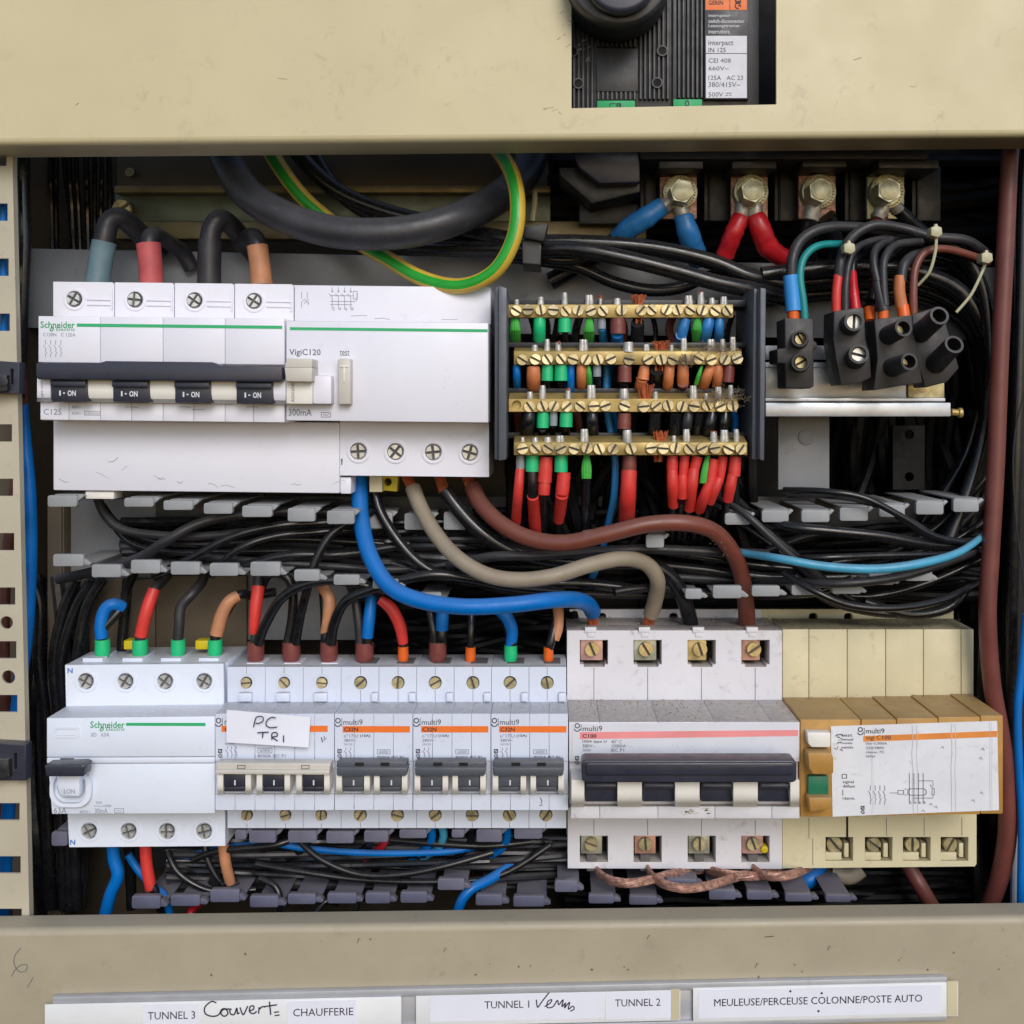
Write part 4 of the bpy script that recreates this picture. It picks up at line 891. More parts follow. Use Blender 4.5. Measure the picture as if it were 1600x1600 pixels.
T4 = [(205, 1400, 250, 1420, 0), (267, 1399, 313, 1416, 0), (327, 1390, 373, 1410, 0), (391, 1400, 436, 1418, 0), (450, 1397, 494, 1413, 0), (510, 1396, 556, 1412, 0), (570, 1395, 609, 1412, 0), (625, 1394, 667, 1411, 0), (683, 1373, 725, 1391, 0), (743, 1398, 785, 1415, 0), (801, 1400, 850, 1417, 0), (866, 1376, 902, 1394, 0), (920, 1398, 960, 1412, 0), (982, 1400, 1026, 1414, 0), (1042, 1374, 1090, 1388, 0), (1108, 1390, 1150, 1406, 0), (1168, 1392, 1208, 1406, 0), (1228, 1396, 1270, 1409, 0), (1290, 1398, 1330, 1410, 0)]
duct('bottom_cable_duct', 'purple grey slotted cable duct below the lower breaker row', None, [T3, T4], (100, 1500), 'duct_purple', (1300, 1420), yt=22)
# ================================================================ BRASS TERMINAL BLOCK
def zx(X): return 770+X/3.721
def zy(Y): return 440+Y/3.721
tb = thing('brass_terminal_block', 'four tier brass terminal block between two dark grey end plates', 'terminal block', (980, 590, 20))
b = MB(); b.prism([(779, 446), (792, 450), (791, 718), (779, 720)], -6, 48); b.prism([(773, 450), (779, 447), (779, 719), (773, 718)], -2, 48, yref=-2); b.build('end_plate', 'endplate', tb, bevel=.4)
b = MB(); b.prism([(1178, 450), (1184, 452), (1183, 719), (1175, 717)], 2, 48); b.prism([(1188, 449), (1197, 451), (1194, 720), (1187, 718)], -4, 48); b.box(1182, 460, 1190, 710, 6, 40, yref=0); b.build('end_plate', 'endplate', tb, bevel=.4)
for (xa, xb, ya, yb2) in ((792, 1176, 465, 476), (792, 1176, 533, 541), (792, 1176, 606, 614), (792, 1176, 677, 686)):
    b = MB(); b.box(xa, ya, xb, yb2, 18, 40, yref=8); b.build('insulating_shelf', 'black_plastic', tb, bevel=.4)
BX = [[135,205,278,352,424,497,570,641,747,862,924,1010,1073,1147,1218,1293,1362], [172,246,317,396,466,540,612,686,793,904,978,1048,1120,1195,1270,1350,1422],
      [213,289,356,431,508,587,655,767,877,950,1020,1100,1170,1246,1322,1395], [172,248,323,396,472,547,618,698,803,920,990,1062,1144,1216,1290,1370,1440]]
BR = [(90, 133, 1398, 210, 14), (122, 404, 1448, 484, 10), (92, 682, 1420, 757, 6), (122, 935, 1480, 1010, 2)]
for i in range(4):
    x0, y0, x1, y1, Y = BR[i]; tilt = (0.5, 2.6, 3.0, 3.0)[i]
    b = MB(); hl = [circ(zx(138), zy(718), 7)] if i == 2 else []
    if hl: b.plate(rc(zx(x0), zy(y0), zx(x1), zy(y1)), hl, Y, Y+2.5, bev=.5); b.box(zx(x0), zy(y0), zx(x1), zy(y1), Y+2.6, Y+10, yref=Y, dz=tilt)
    else: b.box(zx(x0), zy(y0), zx(x1), zy(y1), Y, Y+10, dz=tilt)
    bar = b.build('brass_bar', 'brass', tb, bevel=.35 if not hl else 0)
    for X in BX[i]: screw(zx(X), zy((168, 452, 724, 970)[i]+random.uniform(-4, 4)), 8.9+random.uniform(-.3, .3)*0, Y-.6+random.uniform(-.5, .4), 'slot', mat='brass_screw', parent=bar, name='terminal_screw', tall=1.3)
# wires entering the bars: tip above, coloured sleeve(s) below
GREEN, TEAL = 'ferrule_green', 'ferrule_teal'
COLN = {'ferrule_green': 'bright green', 'ferrule_teal': 'sea green', 'ferrule_grey': 'grey', 'sleeve_red': 'red', 'sleeve_brownpl': 'brown', 'sleeve_orange': 'orange brown', 'wire_black': 'black', 'wire_blue': 'blue', 'wire_lightblue': 'light blue', 'wire_dull': 'dull black', 'tape_blue': 'blue taped', 'copper': 'bare copper'}
def strands(parent, cx, ytop, ybot, w_, Y, n=11, spread=.3, name='copper_strands', mat='copper'):
    b = MB()
    for i in range(n):
        u = (i+.5)/n-.5; x = cx+u*w_; d = random.uniform(-2, 2)
        b.tube([(x*(1)-u*w_*spread, ybot, Y+d), (x, (ytop+ybot)/2, Y+d), (x+u*w_*spread+random.uniform(-1.5, 1.5), ytop+random.uniform(0, 3), Y+d+random.uniform(-1, 1))], 1.15, seg=5, sub=2)
    return b.build(name, mat, parent)
def bar_wire(i, tip, body, nth):
    """tip: (X, top Y, width, kind) above bar; body: list of (mat, X0, Y0, X1, Y1, width[, width2]) below, zoom units"""
    Yb = BR[i][4]+3; by0 = BR[i][1]; by1 = BR[i][3]
    lbn = []
    for s_ in body:
        if COLN.get(s_[0]) and COLN[s_[0]] not in lbn: lbn.append(COLN[s_[0]])
    lab = f"{ORD[nth]} wire from the left on the {('top', 'second', 'third', 'bottom')[i]} brass bar, " + (' and '.join(lbn[:2])+' covering' if lbn else 'only its tip showing')
    X = body[0][1] if body else tip[0]
    t = thing('terminal_wire', lab, 'wire', (zx(X), zy(by1), Yb), 'wires clamped in the brass bars')
    if tip:
        tx, ty, tw, kd = tip
        if kd == 'cu': strands(t, zx(tx), zy(ty), zy(by0)+1, tw/3.72, Yb, n=max(6, int(tw/6)))
        else:
            b = MB(); r_ = tw/3.72/2; x = zx(tx); ya, yb3 = zy(by0)+2, zy(ty)
            for dx in ((-.4, .4) if kd == 'flat' else (0,)):
                b.tube([(x+dx*r_, ya, Yb-1), (x+dx*r_*.9+.3, (ya+yb3)/2, Yb-1), (x+dx*r_*.8, yb3, Yb-1)], [r_*(.75 if dx else 1), r_*(.72 if dx else .92), r_*(.6 if dx else .8)], seg=10, sub=2, wob=.12)
            b.build('ferrule', 'tin', t, bevel=.15)
            if kd == 'tipcu': strands(t, x, yb3-2, yb3+2, r_*1.3, Yb-1, n=6, spread=.05)
    last = None
    for k, s_ in enumerate(body):
        mt, xa, ya, xb, yb3, w0 = s_[:6]; w1 = s_[6] if len(s_) > 6 else w0
        nxt = (BR[i+1][1] if i < 3 else 1e9)
        def dep(Y): return Yb+(min(1, max(0, Y-by1-105)/60)*16 if i < 3 else 4+max(0, (Y-1240)/200)*24)
        xm, ym = (xa+xb)/2, (ya+yb3)/2; b = MB()
        rr = [w0/3.72/2, (w0*.55+w1*.5)/3.72/2, w1/3.72/2]
        if mt == 'copper': strands(t, zx(xa), zy(ya), zy(yb3), w0/3.72, dep(ym), n=7, spread=.05); continue
        if mt == GREEN:  # pleated crimp
            n = 5; R = w0/3.72/2
            for a in range(n):
                ang = (a/(n-1)-.5)*2.2; dx = math.sin(ang); dy = math.cos(ang)
                b.tube([(zx(xa)+dx*R*.35, zy(ya), dep(ya)-dy*1), (zx(xm)+dx*R*.8, zy(ym), dep(ym)-dy*2), (zx(xb)+dx*R*.75, zy(yb3), dep(yb3)-dy*2)], [R*.25, R*.32, R*.3], seg=8, sub=3)
        else:
            if w1 == w0 and mt in (TEAL, 'sleeve_brownpl'): rr = [rr[0]*.97, rr[0]*1.0, rr[0]*1.0]
            b.tube([(zx(xa), zy(ya), dep(ya)), (zx(xm), zy(ym), dep(ym)), (zx(xb), zy(yb3), dep(yb3))], rr, seg=14, sub=4, wob=.06 if 'sleeve' in mt or 'tape' in mt else 0)
        nm = {'wire_black': 'insulation', 'wire_dull': 'insulation', 'wire_blue': 'insulation', 'wire_lightblue': 'insulation', 'ferrule_grey': 'collar'}.get(mt, 'sleeve')
        b.build(nm, mt, t); last = (mt, xb, yb3)
    return t
B = 'wire_black'
rows = [
 [((138,105,34,''), [(GREEN,130,212,130,346,62,76)]), ((278,90,44,''), [(TEAL,272,214,270,330,74),('wire_blue',270,330,262,470,60)]), ((417,65,40,''), [(TEAL,418,210,417,296,78),(B,420,290,430,480,36)]),
  ((560,78,46,'flat'), [(GREEN,562,212,557,360,60,74),(B,557,350,560,480,44)]), ((625,88,22,'tipcu'), [('ferrule_grey',632,212,634,276,48),('wire_lightblue',634,270,650,480,42)]), ((722,97,44,''), [('sleeve_brownpl',727,213,727,305,92),('wire_blue',724,300,722,480,70)]),
  ((845,70,72,'cu'), [('copper',842,205,842,245,50),(B,842,238,838,480,76)]), ((1138,82,46,'flat'), [('tape_blue',1122,218,1095,320,60),('tape_blue',1095,310,1080,480,66)]), ((1208,62,46,'tipcu'), [(GREEN,1190,212,1185,344,56,60)]),
  ((1273,95,40,''), [('tape_blue',1258,218,1230,345,66),('wire_blue',1230,340,1215,480,50)]), ((1342,88,40,'flat'), [('tape_blue',1318,218,1312,350,54)])],
 [((243,368,44,''), [('sleeve_orange',236,500,238,618,78),(B,238,600,240,700,60)]), ((315,335,40,''), [(TEAL,318,487,316,577,70),(B,316,570,314,760,44)]), ((380,355,40,'tipcu'), [(TEAL,397,487,396,577,78),(B,396,570,392,760,44)]),
  ((527,337,50,'flat'), [('sleeve_orange',515,488,516,625,60),(GREEN,556,488,562,605,34,40)]), (None, [('wire_blue',455,488,452,700,42)]), (None, [('wire_blue',138,488,140,620,44)]), (None, [('ferrule_grey',605,487,606,553,48),(B,608,548,612,760,40)]),
  ((787,352,72,''), [('sleeve_brownpl',768,487,766,584,80),(B,764,580,765,760,50)]), ((893,365,34,'flat'), [('sleeve_orange',882,490,872,570,56,72),('sleeve_orange',868,565,850,640,66)]), ((980,340,86,'cu'), [('copper',962,478,962,520,56),(B,955,512,945,760,84)]),
  ((1038,368,30,''), [('sleeve_orange',1028,490,1012,655,62,56)]), ((1110,330,36,'flat'), [('sleeve_orange',1105,488,1105,600,66),('sleeve_brownpl',1105,590,1108,650,56)]), ((1268,335,44,'flat'), [('sleeve_orange',1270,492,1215,625,56,66)]),
  ((1335,335,36,''), [('sleeve_orange',1312,488,1300,630,58)]), ((1395,322,34,'flat'), [('sleeve_brownpl',1375,490,1368,585,66)]), (None, [(GREEN,1215,490,1180,600,26,30)])],
 [((215,640,44,''), [(B,212,760,200,885,76,84)]), ((288,603,46,''), [(TEAL,292,760,290,850,72),(B,290,845,280,990,56)]), (None, [('ferrule_grey',353,758,352,838,46),(B,350,832,345,990,36)]), ((437,628,36,'tipcu'), [(TEAL,427,760,425,845,78),(B,425,840,420,990,50)]),
  ((572,602,50,'flat'), [(B,578,760,580,910,72)]), ((762,622,62,''), [('sleeve_brownpl',765,765,763,856,80),(B,763,850,763,1000,52)]), ((886,592,80,'cu'), [(B,945,762,930,990,70)]), ((945,640,34,''), [(B,1063,762,1050,990,74)]), ((1165,605,42,'flat'), [('wire_dull',1138,762,1115,920,60)]),
  ((1240,650,30,''), [(B,1200,762,1170,990,56)]), ((1310,612,40,'flat'), [(B,1275,762,1240,960,66)]), ((1382,602,36,''), [(B,1352,762,1330,950,60)])],
 [((172,905,30,''), [('ferrule_grey',160,1010,160,1088,50),('sleeve_red',158,1090,134,1400,52,60),(B,134,1395,150,1640,36)]), ((245,905,44,''), [(TEAL,230,1008,228,1104,80),(B,230,1100,232,1250,60),('sleeve_red',234,1245,252,1460,70,78),(B,252,1450,270,1660,50)]), ((318,903,50,''), [('sleeve_red',310,1018,300,1165,74,86),('sleeve_red',300,1155,296,1240,70),(B,296,1235,300,1640,50)]),
  ((390,895,50,'flat'), [(TEAL,397,1008,396,1106,80),(B,400,1100,412,1120,56),('sleeve_red',415,1108,402,1240,78),('sleeve_red',402,1236,384,1388,76,60),(B,384,1380,380,1640,56)]), ((532,857,46,'flat'), [(GREEN,545,1010,545,1145,58,78),(B,545,1140,530,1600,50)]), ((780,862,60,''), [('sleeve_brownpl',796,1012,792,1102,86),('sleeve_red',792,1098,778,1400,92),]),
  ((975,865,76,'cu'), [('copper',962,1005,962,1048,50)]), ((1052,895,30,''), [('sleeve_red',1045,1010,1042,1095,62,66),('sleeve_red',1042,1090,1050,1300,64),(B,1050,1295,1030,1640,42)]), ((1125,858,40,'flat'), [('sleeve_red',1116,1010,1105,1130,60,50),('sleeve_red',1104,1125,1100,1255,58),(B,1100,1250,1070,1600,40)]),
  ((1283,872,46,'tipcu'), [('sleeve_red',1190,1016,1170,1100,64,56),('sleeve_red',1168,1090,1142,1318,66),(B,1142,1310,1080,1640,46)]), (None, [(GREEN,1250,1012,1222,1172,44,50)]), ((1345,862,46,'flat'), [('sleeve_red',1285,1030,1262,1180,64,60),('sleeve_red',1258,1175,1200,1325,60,64),(B,1200,1320,1140,1620,44)]), ((1415,858,38,''), [('sleeve_red',1338,1016,1322,1150,60,44),('sleeve_red',1318,1145,1262,1280,56,58),(B,1262,1275,1180,1640,42)]),
  (None, [('sleeve_red',1410,1016,1402,1130,66,72),('sleeve_red',1395,1120,1365,1270,60,62),(B,1365,1265,1280,1640,48)])]]
for i, row in enumerate(rows):
    row = sorted(row, key=lambda q: (q[1][0][1] if q[1] else q[0][0]))
    for n_, (tip, body) in enumerate(row): bar_wire(i, tip, body, n_)
random.seed(33)
for i, nm in ((0, 'top'), (1, 'second'), (2, 'third')):
    b = MB()
    for k in range(15):
        x = 805+k*24+random.uniform(-8, 8); y0 = zy(BR[i][3])-4
        b.tube([(x, y0, 31), (x+random.uniform(-8, 8), y0+25, 33), (x+random.uniform(-10, 10), y0+58, 34)], random.uniform(4, 7), seg=8, sub=3, m=random.choice((0, 0, 0, 1, 2)))
    b.build('wires_behind_bars', ['wire_black', 'wire_blue', 'wire_brown_dark'], label=f'dense wires seen behind the gap under the {nm} brass bar', cat='wires', kind='stuff')
# dust fluff caught on the bars
def fluff(cx, cy, w_, h, Y, label, n=240):
    b = MB()
    for i in range(n):
        x = cx+random.gauss(0, w_/2.6); y = cy+random.gauss(0, h/2.6); a = random.uniform(0, 6.28); l = random.uniform(2, 7); c_ = random.uniform(-.6, .6)
        b.line([(x, y), (x+l*math.cos(a), y+l*math.sin(a)), (x+l*1.8*math.cos(a+c_), y+l*1.8*math.sin(a+c_))], .45, Y+random.uniform(-2, 2))
    b.build('dust_fluff', 'fluff', label=label, cat='dust', kind='stuff')
fluff(zx(1330), zy(675), 50, 14, 3, 'grey dust fluff caught on the right end of the third brass bar'); fluff(zx(1290), zy(392), 40, 9, 8, 'grey dust fluff caught on the right end of the second brass bar', 160)
fluff(zx(1130), zy(452), 18, 9, 7, 'brown dust fluff across a screw of the second brass bar', 120)
# ================================================================ SCREW CONNECTORS ON ALUMINIUM TRAY
tr = thing('aluminium_tray', 'bright aluminium tray and rail under the black screw connectors', 'tray', (1350, 600, 30))
b = MB(); b.box(1196, 566, 1416, 622, 34, 36); b.box(1196, 572, 1416, 574, 33, 34, yref=34); b.build('sheet', 'aluminium', tr, bevel=.2)
b = MB(); b.box(1196, 540, 1316, 562, 40, 42); b.build('upper_sheet', 'aluminium', tr, bevel=.2)
b = MB(); b.box(1196, 622, 1477, 627, 24, 36); b.build('ledge', 'aluminium', tr, bevel=.2)
b = MB(); b.box(1196, 629, 1486, 651, 20, 34); b.build('rail', 'aluminium', tr, bevel=.6)
b = MB(); b.box(1419, 580, 1476, 622, 33, 36); b.build('zinc_bracket', 'steel_yellow', tr, bevel=.5)
b = MB(); b.tube([(1486, 644, 27), (1499, 645, 27)], 5.5, seg=14); b.tube([(1497, 645, 27), (1503, 645, 27)], 8, seg=14); b.build('end_screw', 'brass', tr, bevel=.3)
b = MB(); b.box(1216, 651, 1296, 765, 50, 53); o = b.build('grey_bracket', 'plate_grey', bevel=.3, label='grey vertical bracket with a round rivet below the aluminium tray', cat='bracket')
b = MB(); b.cyl(1260, 683, 12.5, 49.2, 50.1); b.build('rivet', 'plate_grey', o, bevel=.25)
b = MB(); b.plate([(1395, 665), (1445, 665), (1445, 765), (1395, 765)], [circ(1421, 679, 7), circ(1421, 745, 7)], 58, 61, bev=.5); b.build('shaded_bracket', 'shaded_black', label='bracket with two round holes below the tray, shade painted into its colour', cat='bracket')  # shade below the tray is put into the bracket's colour
def connector(body, y0, towers, label, bright=False, back=22):
    c = thing('screw_connector', label, 'connector', (body[0][0], body[0][1], y0), 'black screw connectors above the aluminium tray')
    b = MB(); b.prism(body, y0, back); b.build('body', 'connector_black', c, bevel=.7)
    for (x0, yy0, x1, yy1, r_, tipy) in towers:
        b = MB(); b.hollow((x0, yy0, y0+.2), (x1, yy1, tipy), r_, r_*.74, deep=.35 if bright else .6, mi=0 if bright else 1); b.build('screw_tower', ['connector_black', 'void'], c)
        q = .3 if bright else .5; screw(x1+(x0-x1)*q, yy1+(yy0-yy1)*q, r_*(.68 if not bright else .74), tipy+(y0-tipy)*q+(.8), 'slot', mat='steel' if bright else 'steel_yellow', parent=c, name='clamp_screw')
    return c
connector([(1226, 497), (1271, 498), (1272, 533), (1277, 535), (1277, 545), (1272, 546), (1272, 604), (1266, 607), (1228, 606), (1227, 568), (1215, 567), (1214, 545), (1227, 544)], 4, [(1249, 531, 1250, 529, 13, -4), (1250, 567, 1251, 566, 14, -5)], 'upright black screw connector, the leftmost of four, with a blue sleeved wire')
connector([(1303, 486), (1350, 480), (1353, 530), (1360, 560), (1362, 590), (1345, 598), (1314, 602), (1306, 560), (1302, 530)], 4, [(1328, 508, 1335, 502, 15.5, -8), (1336, 560, 1342, 553, 15.5, -8)], 'black screw connector with two bright slotted screws', True)
connector([(1366, 499), (1425, 492), (1432, 540), (1442, 598), (1400, 604), (1365, 610), (1371, 560)], 3, [(1388, 524, 1412, 512, 14, -12), (1394, 574, 1421, 565, 14, -13)], 'dusty black screw connector with tilted towers, third from the left')
connector([(1425, 492), (1470, 478), (1490, 545), (1499, 575), (1480, 597), (1446, 606), (1432, 560)], 6, [(1438, 520, 1468, 493, 15, -14), (1462, 568, 1491, 538, 15, -13)], 'tilted black screw connector at the right end with two tall empty looking towers')
# ================================================================ BOLTED SUPPLY TERMINALS
b = MB(); b.box(1000, 200, 1450, 249, 24, 60); b.box(1030, 249, 1100, 262, 26, 60, yref=24); b.box(1145, 249, 1215, 262, 26, 60, yref=24); b.box(1255, 249, 1325, 260, 26, 60, yref=24); b.box(1375, 249, 1470, 262, 26, 60, yref=24)
b.build('switch_underside', 'black_plastic', bevel=.6, label='black underside of the main switch above the four bolted lugs', cat='switch base')
for q_, (x0, x1) in enumerate(((1000, 1026), (1100, 1140), (1210, 1250), (1320, 1352), (1425, 1470))):
    b = MB(); b.box(x0, 260, x1, 345, 52, 70); b.box(x0+6, 262, x0+9, 345, 50, 53, yref=52); b.build('phase_barrier', 'black_plastic', bevel=.6, label=ORD[q_]+' black plastic barrier from the left beside the bolted supply lugs', cat='barrier', group='barriers between the supply lugs')
bolts = [(1063, 300, 'blue cable lugs, leftmost'), (1174, 299, 'red cable lugs'), (1280, 299, 'bare copper bar, third from the left'), (1387, 299, 'grey cable lug, rightmost')]
for i, (x, y, tx) in enumerate(bolts):
    t = thing('terminal_bolt', f'zinc hex bolt with toothed washer clamping the {tx}', 'bolt', (x, y, 36), 'hex bolts of the supply terminals')
    b = MB(); b.box(x-32, 262, x+26, 342, 44, 47); b.build('terminal_tab', 'copper_dull' if i != 3 else 'steel_bolt', t, bevel=.5)
    b = MB(); b.ring(x, y, 6, 27, 38, 44, seg=36); b.build('washer', 'steel_bolt', t, bevel=.4)
    b = MB()
    for k in range(30):
        a = 2*math.pi*k/30; b.box(x+23*math.cos(a)-.9, y+23*math.sin(a)-.9, x+23*math.cos(a)+.9, y+23*math.sin(a)+.9, 37, 38.2, yref=38)
    b.build('washer_teeth', 'brass', t)
    a0 = math.radians((12, 20, 25, 30)[i]); hx = [(x+3+20*math.cos(a0+k*math.pi/3), y-2+20*math.sin(a0+k*math.pi/3)) for k in range(6)]
    b = MB(); b.prism(hx, 26, 38.1); b.build('hex_head', 'steel_bolt', t, bevel=.25, seg=1, sharp=20)
    b = MB(); b.cyl(x+3, y-2, 15.5, 25.5, 26.1, seg=30, yref=26); b.build('head_face', 'steel_bolt', t, bevel=.2)
def lugcable(label, path, r_, mt, lugpath=None, part='tape', cat='cable', black=None):
    t = thing('lug_cable', label, cat, path[0], 'cables bolted to the supply terminals')
    if lugpath:
        b = MB(); r0 = r_[0] if isinstance(r_, list) else r_; b.tube(lugpath, [r0*.9, r0*.8], seg=12); b.build('lug', 'tin', t, bevel=.3)
    b = MB(); b.tube(path, r_, seg=18, wob=.10); b.build(part, mt, t)
    if black:
        b = MB(); b.tube(black, (r_[-1] if isinstance(r_, list) else r_)*.9, seg=16); b.build('insulation', 'wire_black', t)
lugcable('blue taped cable running left from the leftmost bolt', [(1035, 322, 40), (1012, 338, 40), (985, 356, 44), (968, 372, 50)], [15, 17, 17, 16], 'tape_blue', [(1052, 312, 41), (1030, 328, 41)], black=[(975, 366, 49), (930, 400, 56), (860, 440, 60)])
lugcable('blue taped cable running down from the leftmost bolt', [(1068, 338, 40), (1074, 360, 40), (1083, 385, 46), (1092, 410, 52)], [15, 17, 17, 16], 'tape_blue', [(1062, 318, 41), (1068, 342, 41)])
lugcable('red taped cable slanting left from the second bolt', [(1158, 338, 40), (1146, 365, 40), (1133, 398, 46)], [13, 15, 14], 'tape_red', [(1160, 318, 41), (1158, 342, 41)])
lugcable('red taped cable bending right from the second bolt', [(1180, 336, 40), (1190, 362, 40), (1202, 388, 44), (1232, 408, 50)], [14, 17, 17, 14], 'tape_red', [(1180, 318, 41), (1180, 340, 41)])
lugcable('black taped cable with a grey lug under the third bolt', [(1272, 345, 42), (1262, 370, 46), (1262, 410, 52)], 16, 'wire_black', [(1274, 312, 41), (1266, 345, 41)])
lugcable('black cable leaving the third bolt to the right', [(1290, 338, 42), (1300, 360, 46), (1310, 400, 52)], 15, 'wire_black')
lugcable('brown taped cable under the rightmost bolt', [(1375, 335, 42), (1370, 360, 46)], 13, 'wire_brown_dark', [(1385, 312, 41), (1372, 342, 41)])
lugcable('black cable slanting right from the rightmost bolt', [(1400, 325, 44), (1430, 355, 48), (1470, 385, 56)], 12, 'wire_black', [(1390, 310, 41), (1405, 330, 43)])
bb = thing('black_module', 'black chamfered plastic module hanging under the upper cover', 'module', (950, 270, 30))
b = MB(); b.prism([(884, 215), (1000, 215), (1000, 285), (937, 287), (905, 262)], 26, 34); b.build('housing', 'handle_dark', bb, bevel=1.0)
b = MB(); b.prism([(873, 262), (905, 262), (937, 290), (1000, 286), (1000, 300), (925, 318), (876, 275)], 34, 62); b.build('underside', 'black_plastic', bb, bevel=.6)
b = MB(); b.box(905, 318, 1000, 350, 58, 68); b.build('foot', 'black_plastic', bb, bevel=.6)
b = MB(); b.tube([(828, 300, 70), (836, 305, 60), (832, 345, 60)], 4.5, seg=8); b.build('rope_end', 'tie_cream', label='frayed cream cord end beside the green and yellow cable', cat='cord')
# ================================================================ CABLES
def cable(name, label, pts, r_, mat, group=None, cat='cable', seg=14, extra=None, part='insulation', kind=None):
    """one cable; extra: list of (partname, pts, r, mat)"""
    if extra:
        t = thing(name, label, cat, pts[0], group)
        b = MB(); b.tube(pts, r_, seg=seg); b.build(part, mat, t)
        for (n_, p_, rr, m_) in extra:
            if n_ == 'copper_strands':
                (xa, ya, Ya), (xb, yb_, Yb_) = p_; b = MB()
                for k in range(9):
                    a = 2*math.pi*k/9; q = .62 if k else 0; dx = math.cos(a)*rr*q; dz = math.sin(a)*rr*q
                    b.tube([(xa+dx, ya, Ya+dz*.29), ((xa+xb)/2+dx*1.05, (ya+yb_)/2, (Ya+Yb_)/2+dz*.3), (xb+dx, yb_, Yb_+dz*.29)], rr*.26, seg=6, sub=2)
                b.build(n_, m_, t)
            else:
                b = MB(); b.tube(p_, rr, seg=seg, sub=4); b.build(n_, m_, t)
        return t
    b = MB(); b.tube(pts, r_, seg=seg); return b.build(name, mat, label=label, cat=cat, group=group)
cable('thick_cable', 'thickest black cable sagging in front of the zinc rail under the upper cover', [(335, 190, 40), (352, 245, 34), (385, 300, 26), (440, 337, 20), (510, 360, 17), (580, 366, 16), (650, 360, 18), (715, 341, 24), (770, 314, 40), (812, 280, 56), (835, 235, 66), (845, 190, 70)], 25.5, 'thick_black', seg=24)
gy = [0, 0, 1, 1, 1, 0, 0, 0, 0, 0, 0, 1, 1, 1, 1, 0]
b = MB(); b.tube([(405, 200, 50), (430, 250, 47), (470, 305, 44), (515, 345, 43), (560, 378, 42), (605, 404, 36), (660, 435, 28), (720, 447, 20), (772, 425, 14), (802, 375, 12), (809, 320, 14), (800, 272, 20), (778, 235, 30), (750, 200, 40)], 12.5, seg=16, mats=gy); b.build('earth_cable', ['wire_green', 'wire_yellow'], label='green and yellow striped earth cable looping below the upper cover', cat='cable')
cable('black_cable', 'black cable curving from behind the earth cable down to the tied bundle', [(440, 200, 58), (478, 255, 56), (530, 300, 54), (600, 330, 52), (680, 350, 50), (760, 368, 44), (830, 378, 38), (920, 380, 36), (1020, 388, 36), (1110, 408, 36), (1170, 432, 36), (1230, 445, 40)], 13, 'wire_black', 'black cables of the tied bundle')
cable('black_cable', 'lower black cable of the tied bundle running to the right end plate', [(640, 385, 52), (740, 388, 46), (830, 390, 36), (900, 390, 30), (980, 405, 28), (1060, 425, 28), (1120, 442, 28), (1185, 455, 32), (1240, 470, 44)], 13, 'wire_black', 'black cables of the tied bundle')
cable('black_cable', 'thin black cable leaving the tied bundle and dipping above the top brass bar', [(780, 400, 48), (850, 408, 42), (905, 418, 44), (955, 440, 44), (1010, 453, 44), (1060, 450, 44), (1110, 432, 44), (1180, 430, 50)], 10, 'wire_black', 'black cables of the tied bundle')
cable('black_cable', 'short black cable crossing just right of the black strap', [(780, 398, 44), (835, 402, 40), (885, 407, 38), (935, 398, 40), (990, 385, 46)], 9.5, 'wire_black', 'black cables of the tied bundle')
cable('black_cable', 'black cable behind the thick one, ending in the tied bundle', [(470, 200, 66), (520, 290, 64), (600, 345, 62), (700, 372, 58), (830, 395, 50)], 12, 'wire_black', 'black cables of the tied bundle')
st = thing('cable_strap', 'black strap binding the cables right of the earth cable', 'strap', (833, 380, 22))
b = MB(); b.plate([(815, 375), (846, 372), (845, 414), (816, 412)], [], 22, 50, bev=2); b.build('band', 'wire_dull', st)
b = MB(); b.prism([(818, 352), (857, 349), (850, 378), (818, 372)], 18, 30); b.build('buckle', 'black_plastic', st, bevel=1.2)
# sleeved cables entering the upper breaker from above
def sleeved(label, sl_pts, r_, mt, bl_pts, rb, group='sleeved cables entering the big white breaker from above'):
    return cable('sleeved_cable', label, bl_pts, rb, 'wire_dull', group, extra=[('sleeve', sl_pts, r_, mt)], seg=16)
sleeved('blue grey sleeved black cable at the far left above the big white breaker', [(152, 445, 36), (157, 410, 36), (163, 378, 36)], [19, 18, 18.5], 'sleeve_bluegrey', [(158, 400, 36), (163, 375, 36), (170, 348, 37), (186, 340, 40), (205, 352, 46), (225, 372, 54), (250, 400, 62)], 16)
sleeved('dull red sleeved black cable above the big white breaker', [(237, 445, 36), (235, 412, 36), (232, 381, 36)], [18, 18, 18.5], 'sleeve_red_dull', [(234, 410, 36), (234, 378, 37), (240, 368, 40), (256, 374, 48), (285, 395, 60), (300, 420, 64)], [15, 15, 14, 12, 12, 12])
sleeved('grey black sleeved cable arching above the big white breaker', [(327, 445, 36), (327, 410, 36), (328, 376, 36)], 18, 'wire_dull', [(328, 390, 36), (330, 362, 36), (342, 343, 38), (358, 350, 44), (378, 372, 54), (400, 400, 62)], 15.5)
sleeved('tan sleeved black cable above the big white breaker', [(409, 445, 36), (406, 412, 36), (402, 384, 36)], [17, 16, 16.5], 'sleeve_tan', [(404, 400, 36), (401, 378, 37), (393, 370, 44), (375, 380, 56)], 14.5)
